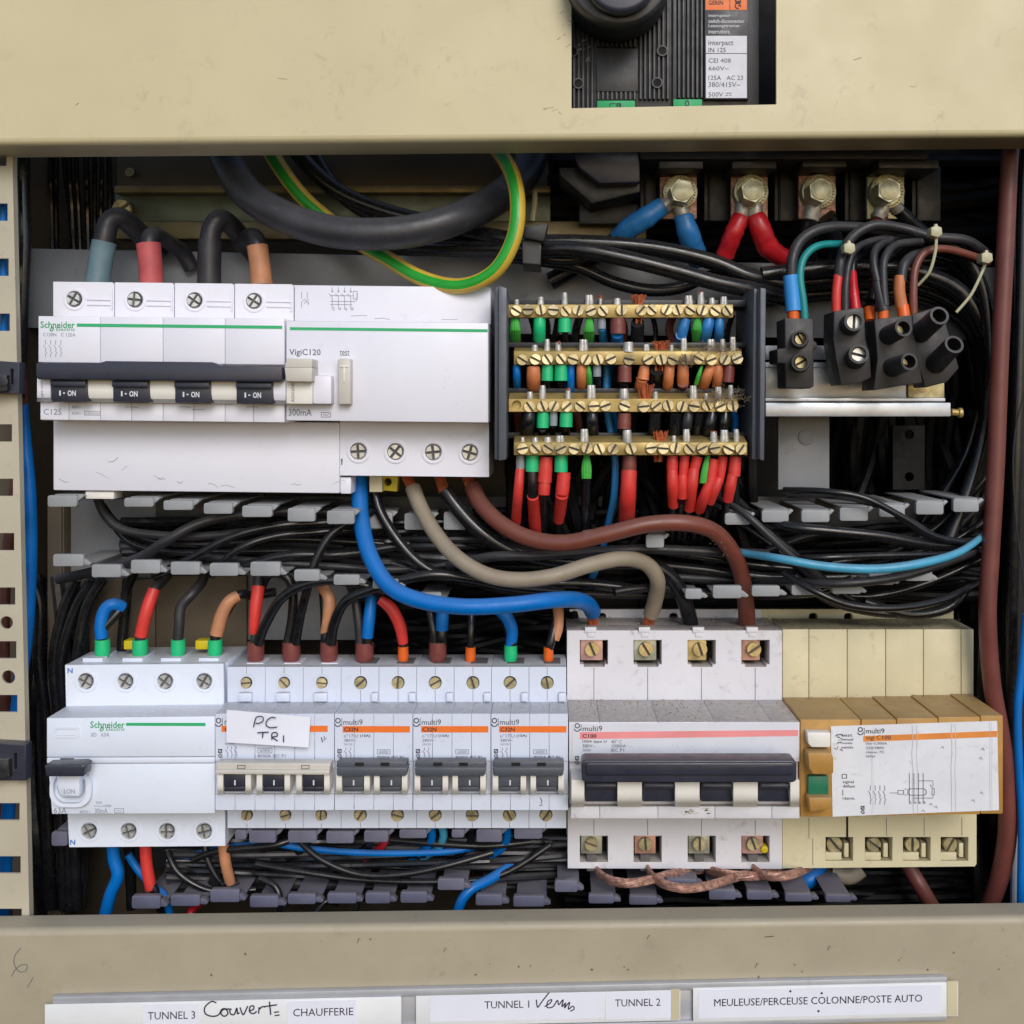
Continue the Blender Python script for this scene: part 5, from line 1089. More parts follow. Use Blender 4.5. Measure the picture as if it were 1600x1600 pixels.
# left side cables
for i, (x0, x1, x2) in enumerate(((65, 73, 80), (77, 81, 83), (88, 88, 90), (97, 110, 122), (117, 123, 128), (134, 137, 140), (148, 148, 149), (105, 113, 118), (160, 158, 156), (170, 172, 170))):
    b = MB(); b.tube([(x0, 190, 92), (x0*.5+x1*.5, 280, 92-i % 3*3), (x1, 330, 92), (x2, 450, 90)], 4.5 if i % 2 else 3.8, seg=8, sub=3)
    b.build('thin_wire', 'wire_black', label='thin black wire hanging down the back panel at the upper left', cat='wire', group='thin black wires on the upper left back panel')
cable('side_cable', 'glossy black cable running down beside the cream upright', [(36, 200, 24), (36, 300, 24), (38, 370, 24), (35, 450, 24), (31, 540, 26), (28, 620, 30)], 10.5, 'wire_black', 'cables beside the cream upright')
cable('side_cable', 'brown cable hidden behind the cream upright and its clip', [(24, 250, 40), (24, 400, 40), (31, 560, 34), (34, 640, 34), (24, 760, 34), (8, 900, 32), (5, 1000, 30), (8, 1150, 30), (6, 1300, 30), (10, 1440, 30)], 9.5, 'wire_brown', 'cables beside the cream upright')
cable('side_cable', 'bright blue cable running down beside the cream upright', [(37, 610, 36), (40, 680, 30), (46, 770, 26), (47, 850, 26), (45, 930, 26), (40, 1000, 26), (30, 1080, 26), (18, 1200, 26), (10, 1320, 26), (4, 1440, 26)], [5, 8, 10, 10.5, 10.5, 10.5, 10, 10, 10, 10], 'wire_blue', 'cables beside the cream upright')
cable('side_cable', 'blue cable seen through the upper holes of the cream upright', [(6, 300, 14), (5, 400, 14), (7, 500, 14), (-4, 600, 16), (-20, 700, 20)], 6, 'wire_blue', 'cables beside the cream upright')
for i, (a, b_, c_, d_, rr) in enumerate(((50, 62, 60, 70, 9), (145, 118, 95, 100, 8), (160, 135, 120, 110, 9), (200, 196, 190, 196, 8), (120, 100, 84, 90, 8))):
    cable('side_wire', ORD[i]+' black wire dropping from the middle duct beside the residual current switch', [(a, 905, 50), (b_, 950, 50), (c_, 1030, 50), (d_, 1120, 52), (d_+4, 1260, 54), (d_+10, 1420, 54)], rr, 'wire_black', 'black wires dropping at the lower left', cat='wire', seg=10)
# four main cables from upper to lower row
cable('main_cable', 'thick bright blue cable sweeping from the upper block to the C100 breaker', [(561, 720, 38), (562, 760, 36), (564, 810, 28), (578, 868, 16), (608, 915, 8), (655, 938, 4), (725, 948, 2), (800, 945, 4), (860, 938, 10), (898, 937, 22), (918, 944, 36), (926, 956, 46)], 13, 'wire_blue', 'thick cables joining the two rows', seg=18, extra=[('copper_strands', [(927, 951, 45), (926, 982, 52)], 11, 'copper')])
cable('main_cable', 'thick grey beige cable sweeping from the upper block to the C100 breaker', [(645, 762, 36), (658, 795, 30), (682, 836, 22), (715, 872, 14), (760, 898, 10), (810, 906, 8), (865, 900, 8), (920, 883, 12), (970, 873, 18), (1008, 880, 26), (1027, 905, 32), (1024, 936, 42), (1017, 960, 48)], 12.3, 'wire_greybeige', 'thick cables joining the two rows', seg=18, extra=[('copper_strands', [(634, 740, 40), (646, 766, 36)], 11, 'copper'), ('copper_strands', [(1018, 955, 47), (1011, 982, 52)], 11, 'copper'), ])
cable('main_cable', 'thick black cable sweeping from the upper block to the C100 breaker', [(696, 766, 38), (716, 795, 36), (750, 830, 34), (800, 860, 34), (870, 876, 36), (940, 880, 38), (1010, 882, 40), (1045, 900, 42), (1066, 930, 44), (1078, 968, 50), (1080, 984, 53)], 12.3, 'wire_black', 'thick cables joining the two rows', seg=18, extra=[('copper_strands', [(686, 740, 42), (695, 770, 38)], 11, 'copper')])
cable('main_cable', 'thick brown cable arching from the upper block to the C100 breaker', [(738, 760, 36), (752, 788, 30), (785, 820, 22), (830, 842, 16), (885, 848, 12), (950, 834, 10), (1015, 819, 10), (1075, 818, 12), (1118, 832, 18), (1146, 866, 24), (1160, 905, 32), (1166, 950, 42), (1167, 982, 52)], 13.2, 'wire_brown', 'thick cables joining the two rows', seg=18, extra=[('tape_band', [(913, 842, 11.0), (926, 840, 10.6)], 13.5, 'wire_brown_dark'), ('copper_strands', [(728, 738, 40), (738, 765, 36)], 11, 'copper')])
cable('medium_cable', 'glossy thin black cable just right of the thick blue cable', [(585, 765, 40), (594, 800, 38), (622, 845, 36), (655, 880, 34), (690, 897, 34), (760, 905, 36), (840, 912, 38), (920, 912, 40), (1000, 922, 42)], 8.5, 'wire_black')
cable('blue_wire', 'light blue wire threading down through all four brass bars', [(zx(640), zy(250), 34), (zx(652), zy(380), 30), (zx(660), zy(500), 26), (zx(660), zy(640), 26), (zx(668), zy(780), 26), (zx(695), zy(920), 24), (zx(712), zy(1060), 22), (zx(705), zy(1240), 24), (zx(678), zy(1380), 34), (zx(650), zy(1500), 44), (936, 880, 50), (915, 920, 56)], 5.6, 'wire_lightblue')
# right hand cables
cable('tall_cable', 'tall brown cable running down the right side of the cabinet', [(1582, 190, 22), (1577, 260, 22), (1570, 400, 22), (1562, 560, 22), (1556, 720, 22), (1548, 860, 22), (1543, 960, 22), (1549, 1060, 24), (1562, 1140, 26), (1572, 1220, 28), (1574, 1300, 30), (1562, 1370, 34), (1540, 1430, 40)], [13, 13, 13.5, 13.5, 13.5, 13.5, 13.5, 13.5, 14, 14.5, 14.5, 14, 13], 'wire_brown_dark', seg=18)
cable('edge_cable', 'blue cable at the lower right edge of the cabinet', [(1604, 960, 24), (1597, 1040, 24), (1590, 1110, 24), (1592, 1200, 24), (1597, 1290, 24), (1595, 1440, 24)], 6.5, 'wire_blue')
cable('edge_cable', 'thin grey wire at the far right edge of the cabinet', [(1604, 600, 20), (1588, 665, 20), (1583, 730, 20), (1588, 820, 20), (1598, 900, 20), (1604, 960, 20)], 1.3, 'wire_dull', seg=6)
cable('edge_cable', 'pale grey wire beside the blue cable at the lower right', [(1588, 1240, 34), (1585, 1300, 34), (1583, 1440, 34)], 5, 'ferrule_grey', seg=8)
cable('edge_cable', 'black cable lying against the dark strip at the right edge', [(1600, 230, 30), (1594, 500, 30), (1585, 800, 30), (1580, 1100, 36), (1590, 1430, 36)], 9, 'wire_black')
# connector wires
G = 'wires feeding the screw connectors'
cable('connector_wire', 'black wire with bright blue sleeve entering the leftmost screw connector', [(1237, 440, 14), (1238, 405, 14), (1252, 375, 16), (1285, 357, 18), (1335, 355, 22), (1400, 362, 26)], 8.5, 'wire_dull', G, 'wire', extra=[('sleeve', [(1240, 487, 13), (1238, 458, 14), (1235, 430, 14)], [12, 12.5, 11.5], 'wire_lightblue'), ('ferrule', [(1240, 503, 13), (1239, 486, 13)], 9, 'ferrule_orange')])
cable('connector_wire', 'teal wire curving into the leftmost screw connector', [(1258, 505, 12), (1255, 470, 12), (1250, 430, 13), (1258, 400, 15), (1282, 383, 18), (1325, 382, 24)], 6, 'wire_teal', G, 'wire')
cable('connector_wire', 'black wire with narrow red sleeve entering the second screw connector', [(1311, 432, 14), (1314, 405, 14), (1330, 372, 18), (1365, 352, 20), (1410, 357, 22), (1455, 370, 22), (1510, 376, 24), (1545, 400, 30)], 8, 'wire_dull', G, 'wire', extra=[('sleeve', [(1307, 490, 13), (1307, 460, 13), (1310, 430, 14)], 7.5, 'sleeve_red')])
cable('connector_wire', 'bare black wire in the middle of the second screw connector', [(1321, 490, 11), (1322, 440, 12), (1330, 400, 15), (1348, 382, 20), (1390, 372, 26), (1440, 374, 30)], 6, 'wire_dull', G, 'wire')
cable('connector_wire', 'wire in a dark red sleeve at the back of the second screw connector', [(1332, 440, 22), (1335, 405, 26), (1360, 385, 34)], 7, 'wire_black', G, 'wire', extra=[('sleeve', [(1337, 485, 17), (1334, 460, 18), (1332, 425, 22)], [9, 8, 6], 'tape_red')])
cable('connector_wire', 'black wire with grey black sleeve entering the third screw connector', [(1371, 440, 12), (1365, 410, 14), (1370, 388, 18), (1392, 375, 24)], 6.5, 'wire_dull', G, 'wire', extra=[('sleeve', [(1381, 486, 11), (1373, 455, 12), (1369, 432, 13)], [10, 8, 6.5], 'wire_dull'), ('ferrule', [(1380, 500, 11), (1380, 484, 11)], 8, 'ferrule_orange')])
cable('connector_wire', 'black wire looping over the third screw connector beside the orange ferrules', [(1383, 478, 10), (1380, 440, 11), (1382, 405, 13), (1400, 383, 18), (1440, 378, 22)], 6.5, 'wire_dull', G, 'wire')
cable('connector_wire', 'black wire ending in an orange ferrule left of the third connector', [(1362, 470, 22), (1368, 440, 26), (1385, 405, 32), (1430, 385, 38)], 7, 'wire_black', G, 'wire', extra=[('ferrule', [(1360, 502, 17), (1358, 482, 20)], 8.5, 'ferrule_orange')])
cable('connector_wire', 'black wire with orange brown sleeve entering the third screw connector', [(1408, 440, 14), (1412, 415, 15), (1428, 400, 19), (1460, 392, 26)], 8.5, 'wire_dull', G, 'wire', extra=[('sleeve', [(1409, 480, 13), (1405, 455, 13), (1406, 432, 14)], [9.5, 9, 8.5], 'sleeve_orange'), ('ferrule', [(1413, 496, 12), (1410, 478, 13)], 9.5, 'ferrule_orange')])
cable('connector_wire', 'brown wire curving over into the rightmost screw connector', [(1428, 500, 13), (1427, 460, 13), (1430, 420, 14), (1446, 394, 16), (1475, 389, 18), (1510, 397, 22), (1545, 410, 28)], 6.3, 'wire_brown', G, 'wire')
for i, (a, b_, c_, Y) in enumerate(((378, 388, 560, 30), (392, 402, 600, 38), (410, 420, 640, 44), (430, 436, 680, 50), (455, 455, 700, 56), (404, 428, 580, 60), (440, 470, 660, 64), (476, 500, 720, 70))):
    cable('loop_cable', ORD[i]+' black cable, counted from the outside, curving from the connectors down the dark right side', [(1380-i*10, a+35, Y+8), (1430, a, Y), (1490, b_-4, Y), (1528-i*2, b_+45, Y), (1545-i*2, c_-60, Y), (1548-i*3, c_+40, Y), (1530-i*6, c_+150, Y+4), (1480-i*16, 850+i*4, Y)], 10-(i % 3), 'wire_black', 'black cables curving down the right side', seg=12)
for i, (a, Y) in enumerate(((436, 36), (455, 46), (475, 58))):
    cable('cross_cable', ('highest','middle','lowest')[i]+' thick black cable crossing behind the screw connectors', [(1190, a-6, Y), (1260, a-14, Y), (1330, a-18, Y), (1420, a-14, Y), (1500, a+20, Y), (1546, a+90, Y)], 13, 'wire_black', 'thick black cables behind the connectors')
def tie(x, y, tail, label):
    t = thing('cable_tie', label, 'cable tie', (x, y, 8), 'cream cable ties on the connector wires')
    b = MB(); b.prism([(x-9, y-7), (x-1, y-10), (x+8, y-7), (x+9, y+4), (x+2, y+9), (x-9, y+6)], 7, 13); b.prism([(x-4, y-12), (x+1, y-13), (x+4, y-4), (x-3, y-4)], 8, 10); b.build('head', 'tie_cream', t, bevel=.5)
    if tail: b = MB(); b.tube(tail, [2.4]*len(tail), seg=6); b.build('tail', 'tie_cream', t)
tie(1328, 388, None, 'cream cable tie without tail above the second screw connector')
tie(1464, 362, [(1463, 370, 10), (1461, 395, 9), (1452, 425, 10), (1434, 446, 14)], 'cream cable tie with curved tail, the highest one')
tie(1543, 403, [(1539, 413, 12), (1530, 435, 11), (1516, 462, 11), (1494, 488, 12)], 'cream cable tie with long straight tail beside the tall brown cable')
# middle duct wires
random.seed(21)
Gm = 'black wires lying in the middle duct'
md = [[(150, 770, 44), (165, 805, 42), (200, 830, 40), (300, 838, 40), (400, 830, 42), (520, 818, 46)], [(160, 790, 48), (185, 820, 46), (240, 845, 44), (340, 850, 44), (450, 842, 46), (600, 850, 50)], [(165, 800, 50), (200, 845, 48), (260, 862, 46), (360, 862, 46), (480, 862, 48), (640, 880, 52)],
      [(90, 905, 40), (160, 890, 36), (220, 870, 34), (260, 845, 30), (320, 815, 34), (420, 800, 40), (520, 800, 46)], [(240, 900, 34), (300, 872, 30), (360, 840, 30), (430, 822, 34), (520, 816, 40), (560, 810, 46)], [(330, 900, 34), (370, 860, 30), (430, 838, 34), (520, 830, 40), (600, 826, 48)],
      [(300, 868, 40), (420, 878, 40), (520, 885, 42), (620, 890, 44), (720, 880, 48)], [(380, 885, 38), (450, 868, 38), (540, 866, 42), (640, 850, 46)],
      [(610, 880, 46), (700, 905, 44), (800, 915, 46), (880, 910, 48), (960, 920, 50), (1050, 925, 52)], [(700, 900, 50), (800, 925, 50), (920, 928, 50), (1020, 930, 52), (1120, 925, 52)],
      [(1030, 862, 40), (1110, 872, 40), (1200, 885, 40), (1300, 890, 40), (1400, 880, 40), (1480, 850, 40), (1545, 810, 40)], [(1000, 880, 46), (1100, 890, 44), (1200, 902, 42), (1310, 902, 42), (1420, 895, 42), (1500, 870, 42), (1545, 845, 42)], [(1020, 900, 48), (1120, 905, 46), (1260, 910, 44), (1350, 905, 44), (1440, 888, 44), (1530, 862, 44)],
      [(1100, 790, 44), (1160, 800, 38), (1200, 830, 34), (1260, 880, 34), (1310, 925, 36), (1360, 950, 40)], [(1130, 800, 48), (1190, 840, 40), (1240, 880, 38), (1290, 920, 38), (1360, 932, 38), (1450, 910, 38), (1540, 870, 38)],
      [(1230, 770, 40), (1300, 772, 32), (1370, 785, 26), (1420, 815, 24), (1470, 845, 26), (1520, 848, 32), (1550, 840, 36)], [(1200, 860, 38), (1270, 836, 34), (1340, 834, 30), (1420, 850, 28), (1480, 854, 28), (1545, 848, 32)],
      [(1300, 880, 44), (1400, 860, 42), (1480, 810, 40), (1540, 745, 40)], [(1320, 890, 46), (1430, 865, 44), (1500, 820, 44), (1545, 770, 44)], [(1350, 940, 34), (1420, 960, 34), (1480, 950, 36), (1510, 920, 40)], [(1240, 900, 36), (1300, 940, 34), (1380, 958, 34), (1460, 955, 36), (1500, 935, 38)]]
md += [[(1120, 780, 30), (1160, 800, 14), (1205, 840, 10), (1255, 885, 12), (1310, 925, 24)], [(1225, 766, 26), (1290, 768, 12), (1350, 778, 9), (1410, 808, 9), (1460, 838, 12), (1520, 848, 24), (1548, 846, 34)],
       [(1170, 800, 36), (1230, 822, 16), (1300, 830, 12), (1380, 838, 12), (1450, 850, 16), (1548, 858, 34)], [(1080, 905, 48), (1150, 912, 50), (1225, 908, 26), (1310, 912, 11), (1400, 902, 12), (1480, 878, 20), (1548, 850, 34)],
       [(1225, 895, 20), (1275, 925, 10), (1330, 946, 9), (1400, 950, 11), (1470, 938, 18), (1530, 910, 34)], [(1060, 845, 44), (1120, 862, 46), (1195, 874, 40), (1270, 872, 12), (1370, 868, 14), (1470, 866, 20), (1548, 862, 32)],
       [(700, 885, 40), (770, 870, 30), (850, 868, 28), (930, 862, 28), (1010, 858, 28), (1110, 862, 30), (1200, 866, 34)], [(960, 925, 34), (1020, 918, 40), (1100, 926, 48), (1190, 930, 46), (1270, 926, 24), (1330, 905, 26)]]
for k, p_ in enumerate(md): cable('duct_wire', 'black wire lying in the '+('left' if k < 8 else 'centre' if k < 10 or p_[0][0] < 961 else 'right')+' part of the middle cable duct', p_, [7, 6, 5.5, 8][k % 4], 'wire_black' if k % 3 else 'wire_dull', Gm, 'wire', seg=10)
cable('duct_wire', 'pale cyan wire crossing the right half of the middle duct', [(1140, 860, 34), (1175, 866, 22), (1220, 873, 6), (1290, 885, 3), (1370, 889, 3), (1440, 880, 5), (1500, 862, 14), (1545, 830, 30)], [6, 6, 6.5, 7, 7.3, 7, 6, 5], 'wire_cyan', None, 'wire')
def tangle(name, label, x0, x1, y0, y1, Y0, Y1, n, r_, seed, vertical=False, mats=('wire_black', 'wire_dull')):
    random.seed(seed); b = MB()
    for k in range(n):
        p_ = []; a = random.uniform(0, 1); ph = random.uniform(0, 6); am = random.uniform(.05, .22)
        for j in range(7):
            u = j/6
            v = min(1, max(0, a+am*math.sin(ph+u*4)))
            if vertical: p_.append((x0+(x1-x0)*v, y0+(y1-y0)*u, Y0+(Y1-Y0)*random.random()))
            else: p_.append((x0+(x1-x0)*u, y0+(y1-y0)*v, Y0+(Y1-Y0)*random.random()))
        b.tube(p_, random.uniform(.7, 1.2)*r_, seg=8, sub=4, m=k % 2)
    b.build(name, list(mats), label=label, cat='wires', kind='stuff')
tangle('wire_tangle', 'mass of black wires filling the left part of the middle duct', 190, 760, 815, 890, 48, 62, 20, 6, 1)
tangle('wire_tangle', 'mass of black wires filling the centre of the middle duct', 700, 1180, 800, 925, 54, 64, 26, 7, 2, mats=('shaded_black', 'shaded_black'))
tangle('wire_tangle', 'mass of black wires filling the right part of the middle duct', 1100, 1545, 820, 935, 50, 62, 22, 7, 3, mats=('shaded_black', 'shaded_black'))
tangle('wire_tangle', 'mass of black wires hanging behind the brass terminal block', 800, 1175, 560, 860, 44, 62, 46, 8, 4, True, mats=('shaded_black', 'shaded_black'))
tangle('wire_tangle', 'mass of black cables in the dark behind the tall brown cable', 1300, 1580, 440, 1000, 74, 104, 30, 11, 5, True, mats=('shaded_black', 'shaded_black'))
tangle('wire_tangle', 'mass of dark wires under the lower breaker row', 260, 900, 1310, 1385, 40, 60, 16, 5.5, 6)
tangle('wire_tangle', 'mass of dark wires below the large C100 breaker', 880, 1540, 1360, 1430, 62, 80, 22, 8, 8, mats=('shaded_black', 'shaded_black'))
tangle('wire_tangle', 'mass of dark wires right of the yellowed block', 1520, 1600, 940, 1430, 60, 90, 12, 11, 9, True, mats=('shaded_black', 'shaded_black'))
tangle('wire_tangle', 'mass of dark wires behind the sleeved wires of the lower row', 560, 900, 905, 1040, 66, 84, 26, 9, 10, mats=('shaded_black', 'shaded_black'))
tangle('wire_tangle', 'dark wires behind the left sleeved wires of the lower row', 50, 130, 900, 1420, 56, 80, 9, 9, 11, True)
tangle('wire_tangle', 'dark cables behind the four bolted lugs', 860, 1560, 255, 430, 76, 100, 26, 14, 12, mats=('shaded_black', 'shaded_black'))
# ---- wires entering the lower row from above
GL = 'wires entering the lower row from above'
def fer(x0, x1, y0, y1, Y): 
    xm = (x0+x1)/2; r_ = (x1-x0)/2; return [(xm, y0, Y), (xm, (y0*.4+y1*.6), Y), (xm, y1, Y)], [r_*.96, r_, r_*.8]
def lw(label, body, r_, mat, fr, fm, sl=None, sr=9, sm=None, more=None, Y=30):
    p_, rr = fer(*fr, Y); ex = [('ferrule', p_, rr, fm)]
    if sl: ex.append(('sleeve', sl, sr, sm))
    if more: ex += more
    return cable('sleeved_wire', label, body, r_, mat, GL, 'wire', seg=14, extra=ex)
lw('blue sleeved wire curling into a green ferrule of the left switch', [(159, 1004, 31), (160, 985, 31), (192, 947, 36), (197, 925, 44), (210, 895, 50)], [7, 7, 7, 7, 7], 'wire_black', (148.5, 172, 999, 1028), TEAL, [(159, 997, 31), (158, 975, 31), (164, 953, 32), (177, 944, 33), (192, 949, 36)], 9.8, 'wire_blue', Y=31)
lw('red sleeved wire in the second green ferrule of the left switch', [(219, 1004, 31), (222, 985, 31), (240, 925, 34), (254, 908, 40), (272, 885, 48)], 8, 'wire_dull', (207, 231, 999, 1028), TEAL, [(220, 994, 31), (229, 955, 31), (241, 920, 34)], [9.8, 10, 9.5], 'sleeve_red', Y=31)
lw('bare black wire in the third green ferrule of the left switch', [(278, 1004, 31), (280, 975, 31), (283, 948, 32), (300, 928, 34), (316, 908, 40), (325, 880, 48)], 8, 'wire_dull', (267, 289.5, 999, 1028), TEAL, Y=31)
lw('tan sleeved wire in the fourth green ferrule of the left switch', [(337, 1004, 31), (339, 985, 31), (370, 932, 34), (395, 931, 40), (430, 925, 46)], [8, 7, 7, 7, 7], 'wire_black', (325, 347.5, 999, 1028), TEAL, [(338, 992, 31), (346, 962, 31), (358, 940, 32), (372, 931, 34)], [10.5, 10.5, 10, 9], 'sleeve_tan', Y=31)
for x in (193, 305):
    b = MB(); b.box(x, 1001, x+22, 1015, 37, 44); b.build('yellow_tag', 'tag_yellow', bevel=.4, label='yellow plastic tag behind the '+('second' if x < 200 else 'fourth')+' green ferrule', cat='tag', group='yellow tags behind the green ferrules')
BP = 'sleeve_brownpl'
lw('red sleeved wire paired with a black loop in the first brown ferrule', [(397, 1004, 30), (398, 985, 30), (403, 915, 32), (406, 880, 40)], [6, 6, 8, 9], 'wire_dull', (386, 413, 1003, 1034), BP, [(396, 990, 30), (399, 955, 30), (404, 915, 32)], [7, 9.5, 10], 'sleeve_red')
cable('loop_wire', 'black wire looping right from the first brown ferrule', [(403, 1006, 28), (415, 975, 26), (440, 935, 22), (480, 912, 20), (530, 907, 20), (585, 918, 22), (640, 930, 30), (700, 950, 40)], 7.8, 'wire_black', GL, 'wire')
lw('black wire hooking left from the second brown ferrule', [(449, 1006, 30), (457, 960, 30), (456, 915, 30), (440, 897, 30), (420, 898, 32), (408, 920, 38)], 7.2, 'wire_black', (441, 469.5, 1003, 1034), BP)
cable('loop_wire', 'black wire rising to the upper block from the second brown ferrule', [(462, 1006, 28), (470, 960, 26), (482, 915, 24), (494, 875, 24), (515, 838, 26), (545, 815, 30), (580, 800, 40)], 7, 'wire_black', GL, 'wire')
lw('tan sleeved wire in the third brown ferrule', [(507, 1006, 30), (508, 985, 30), (504, 918, 34), (490, 900, 42)], 7, 'wire_black', (500, 528, 1003, 1034), BP, [(507, 990, 30), (514, 955, 30), (513, 932, 31), (502, 916, 34)], [7, 9.5, 9.5, 8.5], 'sleeve_tan')
cable('loop_wire', 'long black wire looping right from the third brown ferrule over the small breakers', [(517, 1006, 27), (522, 975, 25), (540, 940, 22), (580, 921, 20), (630, 906, 20), (680, 898, 20), (740, 905, 24), (800, 918, 30), (880, 925, 38)], 8, 'wire_black', GL, 'wire')
lw('black wire and blue sleeve sharing the fourth brown ferrule', [(563, 1006, 30), (560, 970, 30), (553, 930, 32), (540, 900, 40)], 7, 'wire_dull', (555, 584, 1004, 1035), BP, [(574, 996, 29), (577, 965, 29), (581, 930, 32)], [9, 9.5, 8.5], 'wire_blue', [('insulation', [(574, 1008, 29), (574, 994, 29)], 8, 'wire_black')])
lw('red sleeved wire bending into an orange ferrule', [(630, 1014, 30), (629, 990, 30), (600, 938, 28), (580, 920, 34)], [6.5, 6.5, 7, 7], 'wire_black', (621.5, 638.5, 1010, 1037), 'ferrule_orange', [(630, 1005, 30), (625, 978, 29), (612, 952, 28), (594, 936, 28)], [8, 9.5, 9.5, 8.5], 'sleeve_red')
lw('blue sleeved wire in the fifth brown ferrule under the thick blue cable', [(691, 1006, 30), (690, 985, 30), (690, 945, 34)], 8.5, 'wire_black', (670, 698, 1003, 1034), BP, [(690, 984, 30), (691, 965, 30), (692, 945, 32)], 10.2, 'wire_blue', [('second_insulation', [(678, 1008, 29), (676, 980, 29), (668, 945, 32), (650, 925, 36)], 6, 'wire_black')])
lw('slim black wire in the orange ferrule of the middle small breaker', [(735, 1014, 30), (736, 985, 30), (737, 945, 34)], 5.5, 'wire_black', (727, 743.5, 1011, 1037), 'ferrule_orange')
lw('blue sleeved wire in the only green ferrule of the small breakers', [(798, 1012, 30), (799, 1000, 30), (785, 950, 34)], 8, 'wire_black', (787.5, 808.5, 1008, 1035), TEAL, [(798, 1009, 30), (800, 985, 30), (792, 965, 30), (776, 948, 32)], [8.8, 9.6, 10, 10], 'wire_blue')
lw('tan sleeved wire in the rightmost orange ferrule', [(858, 1014, 30), (862, 998, 30), (872, 950, 36)], 7, 'wire_black', (849, 865, 1011, 1037), 'ferrule_orange', [(866, 999, 31), (872, 978, 32), (872, 945, 36)], [8, 8.5, 8.5], 'sleeve_tan')
# ---- below the lower row
GB = 'wires leaving the lower row below'
cable('lower_wire', 'blue wire leaving the first lower terminal of the left switch', [(176, 1310, 34), (178, 1340, 34), (184, 1368, 34), (172, 1400, 34), (160, 1450, 34)], 9.5, 'wire_blue', GB, 'wire')
cable('lower_wire', 'red sleeved wire leaving the second lower terminal of the left switch', [(235, 1380, 34), (245, 1400, 34), (260, 1450, 36)], 7, 'wire_black', GB, 'wire', extra=[('sleeve', [(227, 1308, 34), (229, 1350, 34), (236, 1389, 34)], [9, 9, 9], 'sleeve_red')])
cable('lower_wire', 'tan sleeved wire leaving the right lower terminal of the left switch', [(358, 1378, 36), (350, 1390, 38), (332, 1375, 44)], 8, 'wire_black', GB, 'wire', extra=[('sleeve', [(348, 1310, 34), (352, 1345, 34), (360, 1380, 36)], [8.5, 8.5, 8], 'sleeve_tan')])
cable('lower_wire', 'thin blue wire slanting behind the red sleeve at the lower left', [(200, 1335, 44), (215, 1358, 44), (240, 1385, 40), (258, 1402, 34), (270, 1450, 34)], 6, 'wire_blue', GB, 'wire')
cable('lower_wire', 'red wire end beside the lower duct fingers', [(300, 1450, 32), (298, 1425, 34), (312, 1412, 40)], 6, 'tape_red', GB, 'wire')
cable('lower_wire', 'long blue wire lying along the bottom duct', [(290, 1338, 44), (350, 1325, 40), (420, 1318, 38), (480, 1326, 38), (560, 1332, 38), (640, 1333, 38), (720, 1328, 40), (800, 1305, 46)], 5, 'wire_blue', GB, 'wire')
cable('lower_wire', 'blue wire curving down out of the bottom duct', [(712, 1450, 26), (718, 1415, 26), (735, 1390, 28), (765, 1374, 34), (800, 1352, 42)], 8, 'wire_blue', GB, 'wire')
for p_ in ([(400, 1350, 36), (470, 1362, 34), (560, 1374, 34), (680, 1378, 34), (780, 1368, 36), (860, 1320, 42)], [(465, 1310, 34), (500, 1342, 30), (560, 1366, 28), (630, 1366, 28), (700, 1352, 30), (770, 1332, 34)], [(300, 1345, 36), (340, 1330, 34), (420, 1322, 32), (450, 1314, 34)],
           [(405, 1372, 30), (430, 1385, 28), (438, 1410, 26), (432, 1440, 26)], [(320, 1310, 38), (325, 1345, 36), (350, 1385, 36), (372, 1378, 40)], [(610, 1312, 40), (680, 1318, 38), (760, 1322, 38), (830, 1315, 40)], [(495, 1425, 26), (510, 1408, 28), (530, 1412, 30)], [(555, 1425, 26), (562, 1402, 28), (580, 1408, 30)], [(262, 1330, 40), (280, 1365, 36), (330, 1392, 36), (400, 1390, 40)]):
    cable('lower_wire', 'black wire lying in the bottom cable duct', p_, 5.2, 'wire_black', 'black wires in the bottom duct', 'wire', seg=10)
for (x, m_) in ((420, 'wire_black'), (480, 'wire_black'), (578, 'wire_black'), (600, 'tape_red'), (672, 'wire_blue'), (690, 'wire_cyan'), (735, 'wire_black'), (790, 'wire_blue')):
    nm = {'wire_black': 'black', 'tape_red': 'red', 'wire_blue': 'blue', 'wire_cyan': 'pale cyan'}[m_]
    b = MB(); b.tube([(x, 1290, 34), (x+3, 1306, 36), (x-6, 1325, 42), (x-30, 1340, 48)], 6.5, seg=10); b.build('stub_wire', m_, label=f'{nm} wire just showing under the small breakers', cat='wire', group='wires under the small breakers')
# copper jumpers
JJ = [([(927, 1345, 48), (934, 1362, 36), (952, 1375, 26), (980, 1380, 22), (1010, 1376, 24), (1050, 1366, 32), (1098, 1358, 46)], 'braided copper jumper under the first pole of the C100 breaker'), ([(1008, 1345, 46), (1016, 1365, 32), (1036, 1381, 20), (1068, 1388, 17), (1105, 1384, 20), (1145, 1372, 30), (1188, 1360, 44)], 'lowest hanging braided copper jumper under the second pole'),
      ([(1096, 1345, 50), (1106, 1358, 40), (1135, 1366, 32), (1175, 1369, 32), (1205, 1364, 38), (1225, 1356, 48)], 'braided copper jumper under the third pole of the C100 breaker'), ([(1172, 1345, 48), (1178, 1358, 36), (1196, 1368, 28), (1225, 1369, 26), (1250, 1362, 34), (1268, 1352, 48)], 'braided copper jumper running right under the yellowed block')]
def spl(p_, sub=8):
    o = []; n = len(p_)
    for i in range(n-1):
        A, B_, C_, D_ = p_[max(i-1, 0)], p_[i], p_[i+1], p_[min(i+2, n-1)]
        for k in range(sub):
            t = k/sub; o.append(tuple(.5*(2*B_[j]+(C_[j]-A[j])*t+(2*A[j]-5*B_[j]+4*C_[j]-D_[j])*t*t+(3*B_[j]-A[j]-3*C_[j]+D_[j])*t**3) for j in range(3)))
    return o+[p_[-1]]
